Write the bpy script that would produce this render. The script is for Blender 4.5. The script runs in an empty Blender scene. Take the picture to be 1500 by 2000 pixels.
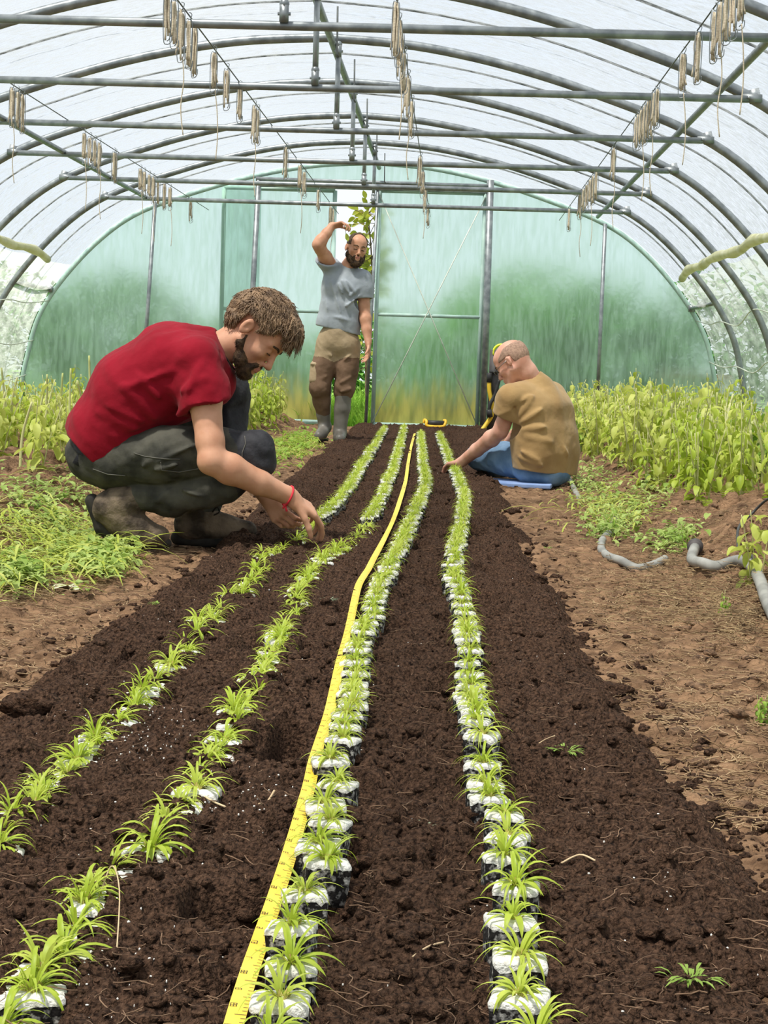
import bpy, bmesh, math, random
import numpy as np
from mathutils import Vector, Matrix, noise

# ------------------------------------------------------------------ camera
scn = bpy.context.scene
F = 3300.0                     # focal length in pixels of the 1500 x 2000 frame
CAM_H = 0.67
VPX, VPY = 135.0, 285.0        # vanishing point of the tunnel axis, from the frame centre
ROLL = math.radians(2.05)
_a = Vector((VPX, VPY, -F)).normalized()
_u = Vector((math.sin(ROLL), math.cos(ROLL), 0))
_z = (_u - _a * _u.dot(_a)).normalized()
_x = _a.cross(_z)
C2W = Matrix((_x, _a, _z))     # camera -> world rotation
cam_d = bpy.data.cameras.new('camera')
cam_d.sensor_fit = 'HORIZONTAL'; cam_d.sensor_width = 36.0
cam_d.lens = F / 1500.0 * 36.0
cam_d.clip_start = 0.05; cam_d.clip_end = 400
cam = bpy.data.objects.new('camera', cam_d)
scn.collection.objects.link(cam)
cam.matrix_world = Matrix.Translation((0, 0, CAM_H)) @ C2W.to_4x4()
scn.camera = cam

# ------------------------------------------------------------------ daylight and exposure
scn.view_settings.view_transform = 'Standard'
scn.view_settings.look = 'None'
scn.view_settings.gamma = 1.0
scn.view_settings.use_curve_mapping = False
scn.view_settings.exposure = 0.97
scn.cycles.use_denoising = True
scn.cycles.max_bounces = 10
scn.cycles.transparent_max_bounces = 16
scn.cycles.sample_clamp_indirect = 6.0
scn.cycles.caustics_reflective = False
scn.cycles.caustics_refractive = False
world = bpy.data.worlds.new('overcast_sky')
scn.world = world
world.use_nodes = True
wn = world.node_tree.nodes; wl = world.node_tree.links
wn.clear()
_o = wn.new('ShaderNodeOutputWorld'); _b = wn.new('ShaderNodeBackground')
_tc = wn.new('ShaderNodeTexCoord'); _nz = wn.new('ShaderNodeTexNoise')
_nz.inputs['Scale'].default_value = 2.2; _nz.inputs['Detail'].default_value = 4
_rp = wn.new('ShaderNodeValToRGB')
_rp.color_ramp.elements[0].position = 0.3; _rp.color_ramp.elements[0].color = (0.80, 0.87, 0.96, 1)
_rp.color_ramp.elements[1].position = 0.65; _rp.color_ramp.elements[1].color = (1.0, 1.0, 1.0, 1)
wl.new(_tc.outputs['Generated'], _nz.inputs['Vector']); wl.new(_nz.outputs['Fac'], _rp.inputs['Fac'])
wl.new(_rp.outputs['Color'], _b.inputs['Color']); wl.new(_b.outputs['Background'], _o.inputs['Surface'])
_b.inputs['Strength'].default_value = 0.58
sun_d = bpy.data.lights.new('sun', 'SUN'); sun_d.energy = 3.5; sun_d.angle = math.radians(5)
sun_d.color = (1.0, 0.93, 0.82)
sun = bpy.data.objects.new('sun', sun_d); scn.collection.objects.link(sun)
sun.rotation_euler = Vector((0.30, 0.30, -1.0)).to_track_quat('-Z', 'Y').to_euler()

# ------------------------------------------------------------------ helpers
rng = np.random.default_rng(7)
random.seed(7)
COL = scn.collection
PI = math.pi

def ray(u, v):
    return C2W @ Vector((u - 750.0, 1000.0 - v, -F))
def P(u, v, Y):                # the point of the place seen at pixel (u, v) at distance Y along the tunnel
    d = ray(u, v); return Vector((0, 0, CAM_H)) + d * (Y / d.y)
def G(u, v, z=0.0):            # the point of the ground seen at pixel (u, v)
    d = ray(u, v); return Vector((0, 0, CAM_H)) + d * ((z - CAM_H) / d.z)
def pix(p):
    c = C2W.transposed() @ (Vector(p) - Vector((0, 0, CAM_H)))
    return 750 + F * c.x / -c.z, 1000 - F * c.y / -c.z

def tag(o, label=None, cat=None, group=None, kind=None):
    if label: o['label'] = label
    if cat: o['category'] = cat
    if group: o['group'] = group
    if kind: o['kind'] = kind
    return o
def empty(name, loc=(0, 0, 0), label=None, cat=None, group=None, rz=0.0):
    o = bpy.data.objects.new(name, None); COL.objects.link(o)
    o.location = loc; o.rotation_euler = (0, 0, rz); o.empty_display_size = 0.05
    return tag(o, label, cat, group)
def link(name, me, parent=None, m=None):
    o = bpy.data.objects.new(name, me); COL.objects.link(o)
    if m is not None and not me.materials:
        for x in (m if isinstance(m, (list, tuple)) else [m]): me.materials.append(x)
    if parent is not None:
        o.parent = parent
    return o
def linkw(name, me, parent, m=None):      # geometry given in world coordinates under a placed parent
    o = link(name, me, parent, m)
    o.matrix_parent_inverse = Matrix.LocRotScale(parent.location, parent.rotation_euler, None).inverted()
    return o
_ORD = ['first', 'second', 'third', 'fourth', 'fifth', 'sixth', 'seventh', 'eighth', 'ninth', 'tenth', 'eleventh', 'twelfth',
        'thirteenth', 'fourteenth', 'fifteenth', 'sixteenth', 'seventeenth', 'eighteenth', 'nineteenth']
_TENS = {20: 'twent', 30: 'thirt', 40: 'fort', 50: 'fift', 60: 'sixt', 70: 'sevent', 80: 'eight', 90: 'ninet'}
def ordinal(i):                # 0 -> first
    if i < 19: return _ORD[i]
    n = i + 1; t, r = n // 10 * 10, n % 10
    if t >= 100: return '%dth' % n
    return _TENS[t] + ('ieth' if r == 0 else 'y-' + _ORD[r - 1])

class MB:                      # collects shapes and makes ONE mesh of them
    def __init__(s): s.v = []; s.f = []; s.m = []
    def add(s, vs, fs, mi=0):
        b = len(s.v); s.v.extend([tuple(map(float, p)) for p in vs])
        s.f.extend([tuple(b + i for i in f) for f in fs]); s.m.extend([mi] * len(fs)); return s
    def box(s, c, half, rot=None, mi=0):
        c = Vector(c); R = rot if rot is not None else Matrix.Identity(3)
        vs = [c + R @ Vector((sx * half[0], sy * half[1], sz * half[2])) for sx in (-1, 1) for sy in (-1, 1) for sz in (-1, 1)]
        return s.add(vs, [(0, 1, 3, 2), (4, 6, 7, 5), (0, 4, 5, 1), (2, 3, 7, 6), (0, 2, 6, 4), (1, 5, 7, 3)], mi)
    def tube(s, pts, r, n=10, cap=True, mi=0, flat=None):
        pts = [Vector(p) for p in pts]; k = len(pts)
        rs = list(r) if hasattr(r, '__len__') else [r] * k
        t0 = (pts[1] - pts[0]).normalized()
        nrm = t0.orthogonal().normalized() if flat is None else (Vector(flat) - t0 * t0.dot(Vector(flat))).normalized()
        vs = []; fs = []
        for i, p in enumerate(pts):
            t = (pts[min(i + 1, k - 1)] - pts[max(i - 1, 0)])
            t = t.normalized() if t.length > 1e-9 else t0
            nrm = nrm - t * nrm.dot(t)
            nrm = nrm.normalized() if nrm.length > 1e-6 else t.orthogonal().normalized()
            bn = t.cross(nrm)
            for j in range(n):
                a = 2 * PI * j / n
                vs.append(p + nrm * (rs[i] * math.cos(a)) + bn * (rs[i] * math.sin(a)))
        for i in range(k - 1):
            for j in range(n):
                fs.append((i * n + j, i * n + (j + 1) % n, (i + 1) * n + (j + 1) % n, (i + 1) * n + j))
        if cap:
            fs.append(tuple(range(n - 1, -1, -1))); fs.append(tuple((k - 1) * n + j for j in range(n)))
        return s.add(vs, fs, mi)
    def ribbon(s, pts, sides, mi=0):
        vs = []; fs = []
        for p, q in zip(pts, sides): vs += [Vector(p) - Vector(q), Vector(p) + Vector(q)]
        for i in range(len(pts) - 1): fs.append((2 * i, 2 * i + 1, 2 * i + 3, 2 * i + 2))
        return s.add(vs, fs, mi)
    def sphere(s, c, r, nu=10, nv=6, R=None, mi=0):
        r = r if hasattr(r, '__len__') else (r, r, r); c = Vector(c); R = R or Matrix.Identity(3)
        vs = [c + R @ Vector((0, 0, r[2]))]; fs = []
        for i in range(1, nv):
            for j in range(nu):
                a, b = PI * i / nv, 2 * PI * j / nu
                vs.append(c + R @ Vector((r[0] * math.sin(a) * math.cos(b), r[1] * math.sin(a) * math.sin(b), r[2] * math.cos(a))))
        vs.append(c - R @ Vector((0, 0, r[2])))
        for j in range(nu):
            fs.append((0, 1 + j, 1 + (j + 1) % nu)); fs.append((len(vs) - 1, 1 + (nv - 2) * nu + (j + 1) % nu, 1 + (nv - 2) * nu + j))
        for i in range(nv - 2):
            for j in range(nu):
                a = 1 + i * nu
                fs.append((a + j, a + nu + j, a + nu + (j + 1) % nu, a + (j + 1) % nu))
        return s.add(vs, fs, mi)
    def leaf(s, base, d, up, L, W, droop=0.5, fold=0.25, n=5, shape=1.0, mi=0, wave=0.0, stalk=0.0):
        base = Vector(base); d = Vector(d).normalized(); up = Vector(up)
        side = d.cross(up); side = side.normalized() if side.length > 1e-5 else d.orthogonal().normalized()
        vs = []; fs = []; p = base.copy(); cur = d.copy()
        for i in range(n + 1):
            t = i / n
            if t < stalk: w = W * 0.05
            else:
                q = (t - stalk) / (1 - stalk)
                w = W * 0.5 * max(0.03, math.sin(PI * min(1, q ** shape)) ** 0.8)
            nn = side.cross(cur).normalized()
            lift = nn * (w * fold)
            wv = nn * (wave * W * math.sin(i * 2.3 + L * 900))
            vs += [p - side * w + lift + wv, p, p + side * w + lift - wv]
            p = p + cur * (L / n)
            cur = (cur + Vector((0, 0, -droop * 1.6 / n))).normalized()
        for i in range(n):
            a = 3 * i
            fs += [(a, a + 1, a + 4, a + 3), (a + 1, a + 2, a + 5, a + 4)]
        return s.add(vs, fs, mi)
    def mesh(s, name='mesh', smooth=True, weld=False):
        me = bpy.data.meshes.new(name)
        me.from_pydata(s.v, [], s.f)
        if max(s.m or [0]) > 0: me.polygons.foreach_set('material_index', s.m)
        if smooth: me.polygons.foreach_set('use_smooth', [True] * len(me.polygons))
        me.update(); return me
    def build(s, name, m, parent=None, world=False, smooth=True):
        me = s.mesh(name, smooth)
        for x in (m if isinstance(m, (list, tuple)) else [m]): me.materials.append(x)
        return linkw(name, me, parent) if (world and parent is not None) else link(name, me, parent)

def grid_mesh(name, X, Y, Z, smooth=True):
    ny, nx = Z.shape
    me = bpy.data.meshes.new(name)
    co = np.stack([X, Y, Z], -1).reshape(-1, 3).astype(np.float32)
    idx = np.arange(ny * nx).reshape(ny, nx)
    q = np.stack([idx[:-1, :-1], idx[:-1, 1:], idx[1:, 1:], idx[1:, :-1]], -1).reshape(-1, 4)
    me.vertices.add(len(co)); me.vertices.foreach_set('co', co.ravel())
    me.loops.add(q.size); me.loops.foreach_set('vertex_index', q.ravel().astype(np.int32))
    me.polygons.add(len(q))
    me.polygons.foreach_set('loop_start', np.arange(0, q.size, 4, dtype=np.int32))
    if smooth: me.polygons.foreach_set('use_smooth', np.ones(len(q), dtype=bool))
    me.update(calc_edges=True); me.validate()
    return me

def spline(pts, n=8):          # Catmull-Rom through points
    pts = [Vector(p) for p in pts]; out = []
    for i in range(len(pts) - 1):
        p0 = pts[max(i - 1, 0)]; p1 = pts[i]; p2 = pts[i + 1]; p3 = pts[min(i + 2, len(pts) - 1)]
        for k in range(n):
            t = k / n
            out.append(0.5 * ((2 * p1) + (p2 - p0) * t + (2 * p0 - 5 * p1 + 4 * p2 - p3) * t * t + (3 * p1 - p0 - 3 * p2 + p3) * t ** 3))
    out.append(pts[-1]); return out

# numpy noise ------------------------------------------------------
def _hash(ix, iy, seed):
    h = (ix.astype(np.int64) * 374761393 + iy.astype(np.int64) * 668265263 + seed * 1442695041) & 0xFFFFFFFF
    h = ((h ^ (h >> 13)) * 1274126177) & 0xFFFFFFFF
    return ((h ^ (h >> 16)) & 0xFFFFFF) / float(0xFFFFFF)
def vnoise(x, y, seed=0):
    ix = np.floor(x); iy = np.floor(y); fx = x - ix; fy = y - iy
    fx = fx * fx * (3 - 2 * fx); fy = fy * fy * (3 - 2 * fy)
    a = _hash(ix, iy, seed); b = _hash(ix + 1, iy, seed); c = _hash(ix, iy + 1, seed); d = _hash(ix + 1, iy + 1, seed)
    return (a * (1 - fx) + b * fx) * (1 - fy) + (c * (1 - fx) + d * fx) * fy
def fbm(x, y, oct=4, seed=0):
    s = 0; a = 0.5
    for o in range(oct):
        s = s + a * (vnoise(x, y, seed + o * 17) - 0.5); x = x * 2.03; y = y * 2.03; a *= 0.5
    return s
def lumps(x, y, s, seed=0, dens=0.8):   # round crumbs: the height of the nearest of many half-buried balls
    x = x / s; y = y / s; ix = np.floor(x); iy = np.floor(y); best = np.zeros_like(x)
    for dx in (-1, 0, 1):
        for dy in (-1, 0, 1):
            cx = ix + dx; cy = iy + dy
            px = cx + _hash(cx, cy, seed); py = cy + _hash(cx, cy, seed + 5); r = 0.35 + 0.55 * _hash(cx, cy, seed + 9)
            r = r * (_hash(cx, cy, seed + 13) < dens)
            d2 = (x - px) ** 2 + (y - py) ** 2
            best = np.maximum(best, np.sqrt(np.maximum(r * r - d2, 0)))
    return best * s

# materials --------------------------------------------------------
def mat(name, col, col2=None, rough=0.7, scale=20.0, detail=4.0, bump=0.0, bscale=None, spec=0.3, metal=0.0, lo=0.35, hi=0.65,
        trans=0.0, sheen=0.0, coat=0.0, vec='Object', stretch=None, sss=0.0, bdist=0.01, tcol=None):
    m = bpy.data.materials.new(name); m.use_nodes = True
    nt = m.node_tree; N = nt.nodes; L = nt.links; bs = N['Principled BSDF']; out = N['Material Output']
    bs.inputs['Roughness'].default_value = rough; bs.inputs['Metallic'].default_value = metal
    bs.inputs['Specular IOR Level'].default_value = spec
    if sheen: bs.inputs['Sheen Weight'].default_value = sheen
    if sss:
        bs.inputs['Subsurface Weight'].default_value = sss; bs.inputs['Subsurface Radius'].default_value = (0.01, 0.004, 0.002)
        bs.inputs['Subsurface Scale'].default_value = 1.0
    tc = N.new('ShaderNodeTexCoord'); src = tc.outputs[vec]
    if stretch:
        mp = N.new('ShaderNodeMapping'); mp.inputs['Scale'].default_value = stretch; L.new(src, mp.inputs['Vector']); src = mp.outputs['Vector']
    c4 = tuple(col) + (1,)
    if col2 is None: bs.inputs['Base Color'].default_value = c4; csock = None
    else:
        nz = N.new('ShaderNodeTexNoise'); nz.inputs['Scale'].default_value = scale; nz.inputs['Detail'].default_value = detail
        L.new(src, nz.inputs['Vector'])
        rp = N.new('ShaderNodeValToRGB'); e = rp.color_ramp.elements
        e[0].position = lo; e[0].color = c4; e[1].position = hi; e[1].color = tuple(col2) + (1,)
        L.new(nz.outputs['Fac'], rp.inputs['Fac']); csock = rp.outputs['Color']; L.new(csock, bs.inputs['Base Color'])
    if bump:
        bz = N.new('ShaderNodeTexNoise'); bz.inputs['Scale'].default_value = bscale or scale * 2; bz.inputs['Detail'].default_value = 5
        L.new(src, bz.inputs['Vector'])
        bp = N.new('ShaderNodeBump'); bp.inputs['Strength'].default_value = bump; bp.inputs['Distance'].default_value = bdist
        L.new(bz.outputs['Fac'], bp.inputs['Height']); L.new(bp.outputs['Normal'], bs.inputs['Normal'])
    if trans:
        tr = N.new('ShaderNodeBsdfTranslucent'); mx = N.new('ShaderNodeMixShader'); mx.inputs['Fac'].default_value = trans
        if tcol: tr.inputs['Color'].default_value = tuple(tcol) + (1,)
        elif csock is not None: L.new(csock, tr.inputs['Color'])
        else: tr.inputs['Color'].default_value = c4
        L.new(bs.outputs['BSDF'], mx.inputs[1]); L.new(tr.outputs['BSDF'], mx.inputs[2]); L.new(mx.outputs['Shader'], out.inputs['Surface'])
    return m
def film_mat(name, tint, clear, glow, glow_col, rough_clear=False, nscale=8.0, bump=0.4, stretch=(1, 1, 1), algae=None, mottled=0.15):
    """plastic film: partly clear, partly milky"""
    m = bpy.data.materials.new(name); m.use_nodes = True
    nt = m.node_tree; N = nt.nodes; L = nt.links; N.clear()
    out = N.new('ShaderNodeOutputMaterial'); tc = N.new('ShaderNodeTexCoord'); mp = N.new('ShaderNodeMapping')
    mp.inputs['Scale'].default_value = stretch; L.new(tc.outputs['Object'], mp.inputs['Vector'])
    nz = N.new('ShaderNodeTexNoise'); nz.inputs['Scale'].default_value = nscale; nz.inputs['Detail'].default_value = 6; nz.inputs['Roughness'].default_value = 0.65
    L.new(mp.outputs['Vector'], nz.inputs['Vector'])
    bp = N.new('ShaderNodeBump'); bp.inputs['Strength'].default_value = bump; bp.inputs['Distance'].default_value = 0.03
    L.new(nz.outputs['Fac'], bp.inputs['Height'])
    tr = N.new('ShaderNodeBsdfTransparent'); tr.inputs['Color'].default_value = tuple(tint) + (1,)
    tl = N.new('ShaderNodeBsdfTranslucent'); tl.inputs['Color'].default_value = tuple(glow_col) + (1,); L.new(bp.outputs['Normal'], tl.inputs['Normal'])
    df = N.new('ShaderNodeBsdfDiffuse'); df.inputs['Color'].default_value = tuple(glow_col) + (1,); L.new(bp.outputs['Normal'], df.inputs['Normal'])
    gl = N.new('ShaderNodeBsdfGlossy'); gl.inputs['Roughness'].default_value = 0.25; L.new(bp.outputs['Normal'], gl.inputs['Normal'])
    md = N.new('ShaderNodeMixShader'); md.inputs['Fac'].default_value = 0.25; L.new(tl.outputs[0], md.inputs[1]); L.new(df.outputs[0], md.inputs[2])
    mr = N.new('ShaderNodeMapRange'); mr.inputs['From Min'].default_value = 0.38; mr.inputs['From Max'].default_value = 0.62
    mr.inputs['To Min'].default_value = min(1, (1 - clear) + mottled); mr.inputs['To Max'].default_value = max(0, (1 - clear) - mottled)
    L.new(nz.outputs['Fac'], mr.inputs['Value'])
    m1 = N.new('ShaderNodeMixShader'); L.new(mr.outputs['Result'], m1.inputs['Fac'])
    if rough_clear:
        rf = N.new('ShaderNodeBsdfRefraction'); rf.inputs['IOR'].default_value = 1.13; rf.inputs['Roughness'].default_value = rough_clear
        rf.inputs['Color'].default_value = tuple(tint) + (1,)
        m0 = N.new('ShaderNodeMixShader'); m0.inputs['Fac'].default_value = 0.9
        L.new(tr.outputs[0], m0.inputs[1]); L.new(rf.outputs[0], m0.inputs[2]); L.new(m0.outputs[0], m1.inputs[1])
    else: L.new(tr.outputs[0], m1.inputs[1])
    L.new(md.outputs[0], m1.inputs[2])
    m2 = N.new('ShaderNodeMixShader'); m2.inputs['Fac'].default_value = 0.04; L.new(m1.outputs[0], m2.inputs[1]); L.new(gl.outputs[0], m2.inputs[2])
    last = m2.outputs[0]
    if algae:                  # yellow-green algae film creeping up from the ground
        zlo, zhi, acol = algae
        sx = N.new('ShaderNodeSeparateXYZ'); L.new(tc.outputs['Object'], sx.inputs[0])
        n2 = N.new('ShaderNodeTexNoise'); n2.inputs['Scale'].default_value = 5.0; n2.inputs['Detail'].default_value = 6
        m3p = N.new('ShaderNodeMapping'); m3p.inputs['Scale'].default_value = (2.5, 1, 0.5); L.new(tc.outputs['Object'], m3p.inputs['Vector']); L.new(m3p.outputs[0], n2.inputs['Vector'])
        ad = N.new('ShaderNodeMath'); ad.operation = 'MULTIPLY_ADD'; L.new(n2.outputs['Fac'], ad.inputs[0]); ad.inputs[1].default_value = -0.35; L.new(sx.outputs['Z'], ad.inputs[2])
        r2 = N.new('ShaderNodeMapRange'); r2.interpolation_type = 'SMOOTHSTEP'; L.new(ad.outputs[0], r2.inputs['Value'])
        r2.inputs['From Min'].default_value = zlo; r2.inputs['From Max'].default_value = zhi; r2.inputs['To Min'].default_value = 0.85; r2.inputs['To Max'].default_value = 0.0
        cr = N.new('ShaderNodeValToRGB'); cr.color_ramp.elements[0].color = tuple(c * 0.35 for c in acol) + (1,); cr.color_ramp.elements[1].color = tuple(acol) + (1,)
        cr.color_ramp.elements[0].position = 0.25; cr.color_ramp.elements[1].position = 0.6; L.new(n2.outputs['Fac'], cr.inputs['Fac'])
        al = N.new('ShaderNodeBsdfTranslucent'); ad2 = N.new('ShaderNodeBsdfDiffuse'); ma = N.new('ShaderNodeMixShader')
        L.new(cr.outputs[0], al.inputs[0]); L.new(cr.outputs[0], ad2.inputs[0]); L.new(al.outputs[0], ma.inputs[1]); L.new(ad2.outputs[0], ma.inputs[2])
        m4 = N.new('ShaderNodeMixShader'); L.new(r2.outputs[0], m4.inputs['Fac']); L.new(last, m4.inputs[1]); L.new(ma.outputs[0], m4.inputs[2]); last = m4.outputs[0]
    L.new(last, out.inputs['Surface'])
    return m
# ------------------------------------------------------------------ materials of the tunnel
M_steel = mat('galvanised_steel', (0.19, 0.21, 0.225), (0.32, 0.345, 0.36), rough=0.42, metal=0.55, scale=14, bump=0.05)
M_greenpipe = mat('pale_green_pipe', (0.36, 0.52, 0.48), (0.46, 0.62, 0.57), rough=0.5, scale=9)
M_wire = mat('dark_wire', (0.10, 0.11, 0.11), rough=0.5, metal=0.6)
M_palecord = mat('pale_cord', (0.62, 0.68, 0.60), (0.75, 0.78, 0.7), rough=0.7, scale=30)
M_roof = film_mat('crinkled_roof_film', (0.92, 0.95, 0.97), 0.68, 0.5, (0.40, 0.43, 0.45), nscale=13.0, bump=1.0, stretch=(1.0, 2.2, 1.4), mottled=0.32)
M_side = film_mat('side_skirt_film', (0.90, 0.95, 0.93), 0.36, 0.5, (0.62, 0.66, 0.63), nscale=5.0, bump=0.5, stretch=(1, 0.8, 2.5), mottled=0.25)
M_end = film_mat('green_tinted_end_film', (0.76, 0.93, 0.86), 0.66, 0.5, (0.54, 0.73, 0.66), rough_clear=0.5, nscale=9.0, bump=0.12,
                 stretch=(3.0, 1, 0.45), mottled=0.13)
M_endalgae = film_mat('green_tinted_door_film', (0.76, 0.93, 0.86), 0.66, 0.5, (0.54, 0.73, 0.66), rough_clear=0.5, nscale=9.0, bump=0.12,
                 stretch=(3.0, 1, 0.45), mottled=0.13, algae=(-0.05, 0.42, (0.66, 0.54, 0.14)))
M_roll = mat('yellowed_rolled_film', (0.62, 0.62, 0.36), (0.80, 0.80, 0.62), rough=0.45, scale=6, trans=0.4)

# ------------------------------------------------------------------ tunnel geometry
CX = -0.93                     # the ridge
YW = 18.6                      # the end wall
PITCH = 1.76                   # from hoop to hoop
ZBAR = 2.22
PROF = [(0.0, 2.84), (0.6, 2.80), (1.2, 2.69), (1.8, 2.52), (2.53, 2.25), (2.99, 1.93), (3.41, 1.47), (3.66, 1.06), (3.78, 0.63), (3.84, 0.30), (3.84, -0.12)]
_half = spline([(x, 0, z) for x, z in PROF], 6)
def hoop_pts(off=0.0):
    pts = []
    n = len(_half)
    for i, p in enumerate(_half):
        a = _half[max(i - 1, 0)]; b = _half[min(i + 1, n - 1)]; t = (b - a).normalized(); nr = Vector((-t.z, 0, t.x)); nr = nr if nr.z >= -1e-6 or nr.x > 0 else -nr
        if i == 0: nr = Vector((0, 0, 1))
        if nr.x < 0: nr = -nr
        pts.append(p + nr * off)
    left = [Vector((-p.x, 0, p.z)) for p in pts[::-1]][:-1]
    return left + pts
HO = hoop_pts(0.0)
def half_at(z):
    for p, q in zip(_half, _half[1:]):
        if q.z <= z <= p.z: return p.x + (q.x - p.x) * (p.z - z) / (p.z - q.z + 1e-9)
    return 3.84

HY = [YW - PITCH * k for k in range(0, 11)]       # hoops, from the end wall towards the camera
HOOPNAME = {1: 'next to the green end wall', 2: 'second from the end wall', 3: 'third from the end wall', 4: 'fourth from the end wall', 5: 'fifth from the end wall'}
for k, y in enumerate(HY):
    if k > 7: continue
    r = 0.030 if k else 0.026
    b = MB(); b.tube([(CX + p.x, y, p.z) for p in HO], r, 12)
    h = b.build('tunnel_hoop', M_steel if k else M_greenpipe)
    lab = ('pale green curved hoop framing the translucent end wall' if k == 0 else
           'grey steel arched hoop under the roof film, ' + (HOOPNAME.get(k) or '%s from the end wall' % ordinal(k - 1)))
    tag(h, lab, 'hoop', 'steel hoops of the tunnel')

# thin ropes over the film between the hoops
for k in range(0, 7):
    y = HY[k] - PITCH * 0.5
    pts = [(CX + p.x, y + 0.02 * math.sin(i * 0.4), p.z) for i, p in enumerate(hoop_pts(0.055))]
    b = MB(); b.tube(pts, 0.008, 6)
    o = b.build('tie_rope', M_wire)
    tag(o, 'thin dark rope arching over the roof film, %s from the end wall' % ordinal(k), 'rope', 'ropes over the roof film')

# roof film: the upper part of the cover; side skirts below the rolled edge
def film_strip(name, i0, i1, mtl, ylo, yhi, dy=0.11):
    pr = hoop_pts(0.035)[i0:i1 + 1]
    fine = spline(pr, 2)
    ys = np.arange(ylo, yhi + 1e-6, dy); ys[-1] = yhi
    X = np.array([[CX + p.x for p in fine]] * len(ys)); Z = np.array([[p.z for p in fine]] * len(ys)); Y = np.repeat(ys[:, None], len(fine), 1)
    ph = np.abs(np.sin(PI * (YW - Y) / PITCH))            # the film sags a little between hoops
    s = 0.045 * ph - 0.02 * fbm(Y * 2.0, X * 1.5 + Z * 2, 4, 3) * ph * 2
    T = np.array([(fine[min(i + 1, len(fine) - 1)] - fine[max(i - 1, 0)]).normalized()[:] for i in range(len(fine))])
    NX = -T[:, 2]; NZ = T[:, 0]
    X = X - s * NX[None]; Z = Z - s * NZ[None]
    me = grid_mesh(name, X, Y, Z); o = link(name, me, None, mtl); tag(o, kind='structure'); return o
_hp = hoop_pts(0.0); iL = min(range(len(_hp) // 2), key=lambda i: abs(_hp[i].z - 1.62)); iR = len(_hp) - 1 - iL
film_strip('ceiling', iL, iR, M_roof, -4.0, YW)
film_strip('wall_left', 0, iL, M_side, -4.0, YW)
film_strip('wall_right', iR, len(_hp) - 1, M_side, -4.0, YW)
# rolled edge of the roof film, one each side
for sgn, nm in ((-1, 'left'), (1, 'right')):
    hw = half_at(1.66)
    y1 = HY[1] + 0.02
    b = MB()
    pts = [(CX + sgn * (hw - 0.115 + 0.012 * math.sin(j * 1.7)), -2 + (y1 + 2) * j / 60.0, 1.66 + 0.015 * math.sin(j * 1.1) + (0.0 if j < 58 else -0.02 * (j - 57))) for j in range(61)]
    b.tube(pts, [0.04 + 0.008 * math.sin(j * 2.3) for j in range(61)], 10)
    o = b.build('rolled_film', M_roll); tag(o, 'yellowed roll of plastic film along the %s side wall' % nm, 'film roll')

# end wall film with a gap for the doorway
def wpt(u, v): return P(u, v, YW)
DX0 = wpt(505, 600).x; DX1 = wpt(948, 600).x          # wall posts either side of the doors
OPN0 = wpt(650, 620).x; OPN1 = wpt(730, 620).x        # the open gap
ZTOP = wpt(850, 372).z                                # head of the doorway
b = MB()
prof = [p for p in hoop_pts(-0.01)]
def wall_piece(x0, x1, z0=None):
    n = max(2, int((x1 - x0) / 0.08)); vs = []; fs = []
    for i in range(n + 1):
        x = x0 + (x1 - x0) * i / n; ax = abs(x - CX)
        zt = 2.83
        for p, q in zip(_half, _half[1:]):
            if p.x <= ax <= q.x + 1e-9: zt = p.z + (q.z - p.z) * (ax - p.x) / (q.x - p.x + 1e-9); break
        zb = -0.10 if z0 is None else z0
        for j in range(9): vs.append((x, YW, zb + (max(zt, zb + 0.01) - zb) * j / 8))
    for i in range(n):
        for j in range(8): fs.append((i * 9 + j, (i + 1) * 9 + j, (i + 1) * 9 + j + 1, i * 9 + j + 1))
    b.add(vs, fs)
wall_piece(CX - 3.80, DX0); wall_piece(DX1, CX + 3.80); wall_piece(DX0, DX1, ZTOP)
o = b.build('wall_back', M_end); tag(o, kind='structure')
# fixed wall film overlaps hoop: tucked strip
def strut(name, a, c, r, m, label, cat, n=10, group=None):
    b = MB(); b.tube([a, c], r, n); o = b.build(name, m); tag(o, label, cat, group); return o
def end_post(u0, v0, u1, v1, r, lab, y=YW - 0.05):
    a = P(u0, v0, y); c = P(u1, v1, y); d = (a - c) / (a.z - c.z)
    base = c + d * (-0.12 - c.z)
    b = MB(); b.tube([base, a], r, 12); o = b.build('wall_post', M_steel); tag(o, lab, 'post', 'posts of the end wall')
end_post(505, 352, 492, 600, 0.030, 'grey steel upright post left of the sliding door')
end_post(958, 352, 943, 830, 0.040, 'thick grey steel upright post right of the closed door leaf')
end_post(303, 395, 286, 640, 0.022, 'slim grey post leaning in the left half of the end wall')
end_post(1182, 437, 1167, 775, 0.022, 'slim grey post standing in the right half of the end wall')
end_post(739, 356, 733, 470, 0.018, 'slim grey upright beside the open doorway')
# door rails
for (u0, v0, u1, v1, r, lab) in ((500, 349, 962, 364, 0.022, 'grey steel door track above the doorway'), (500, 362, 962, 376, 0.016, 'lower steel header rail above the doorway')):
    strut('door_track', P(u0, v0, YW - 0.06), P(u1, v1, YW - 0.06), r, M_steel, lab, 'rail')
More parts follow.
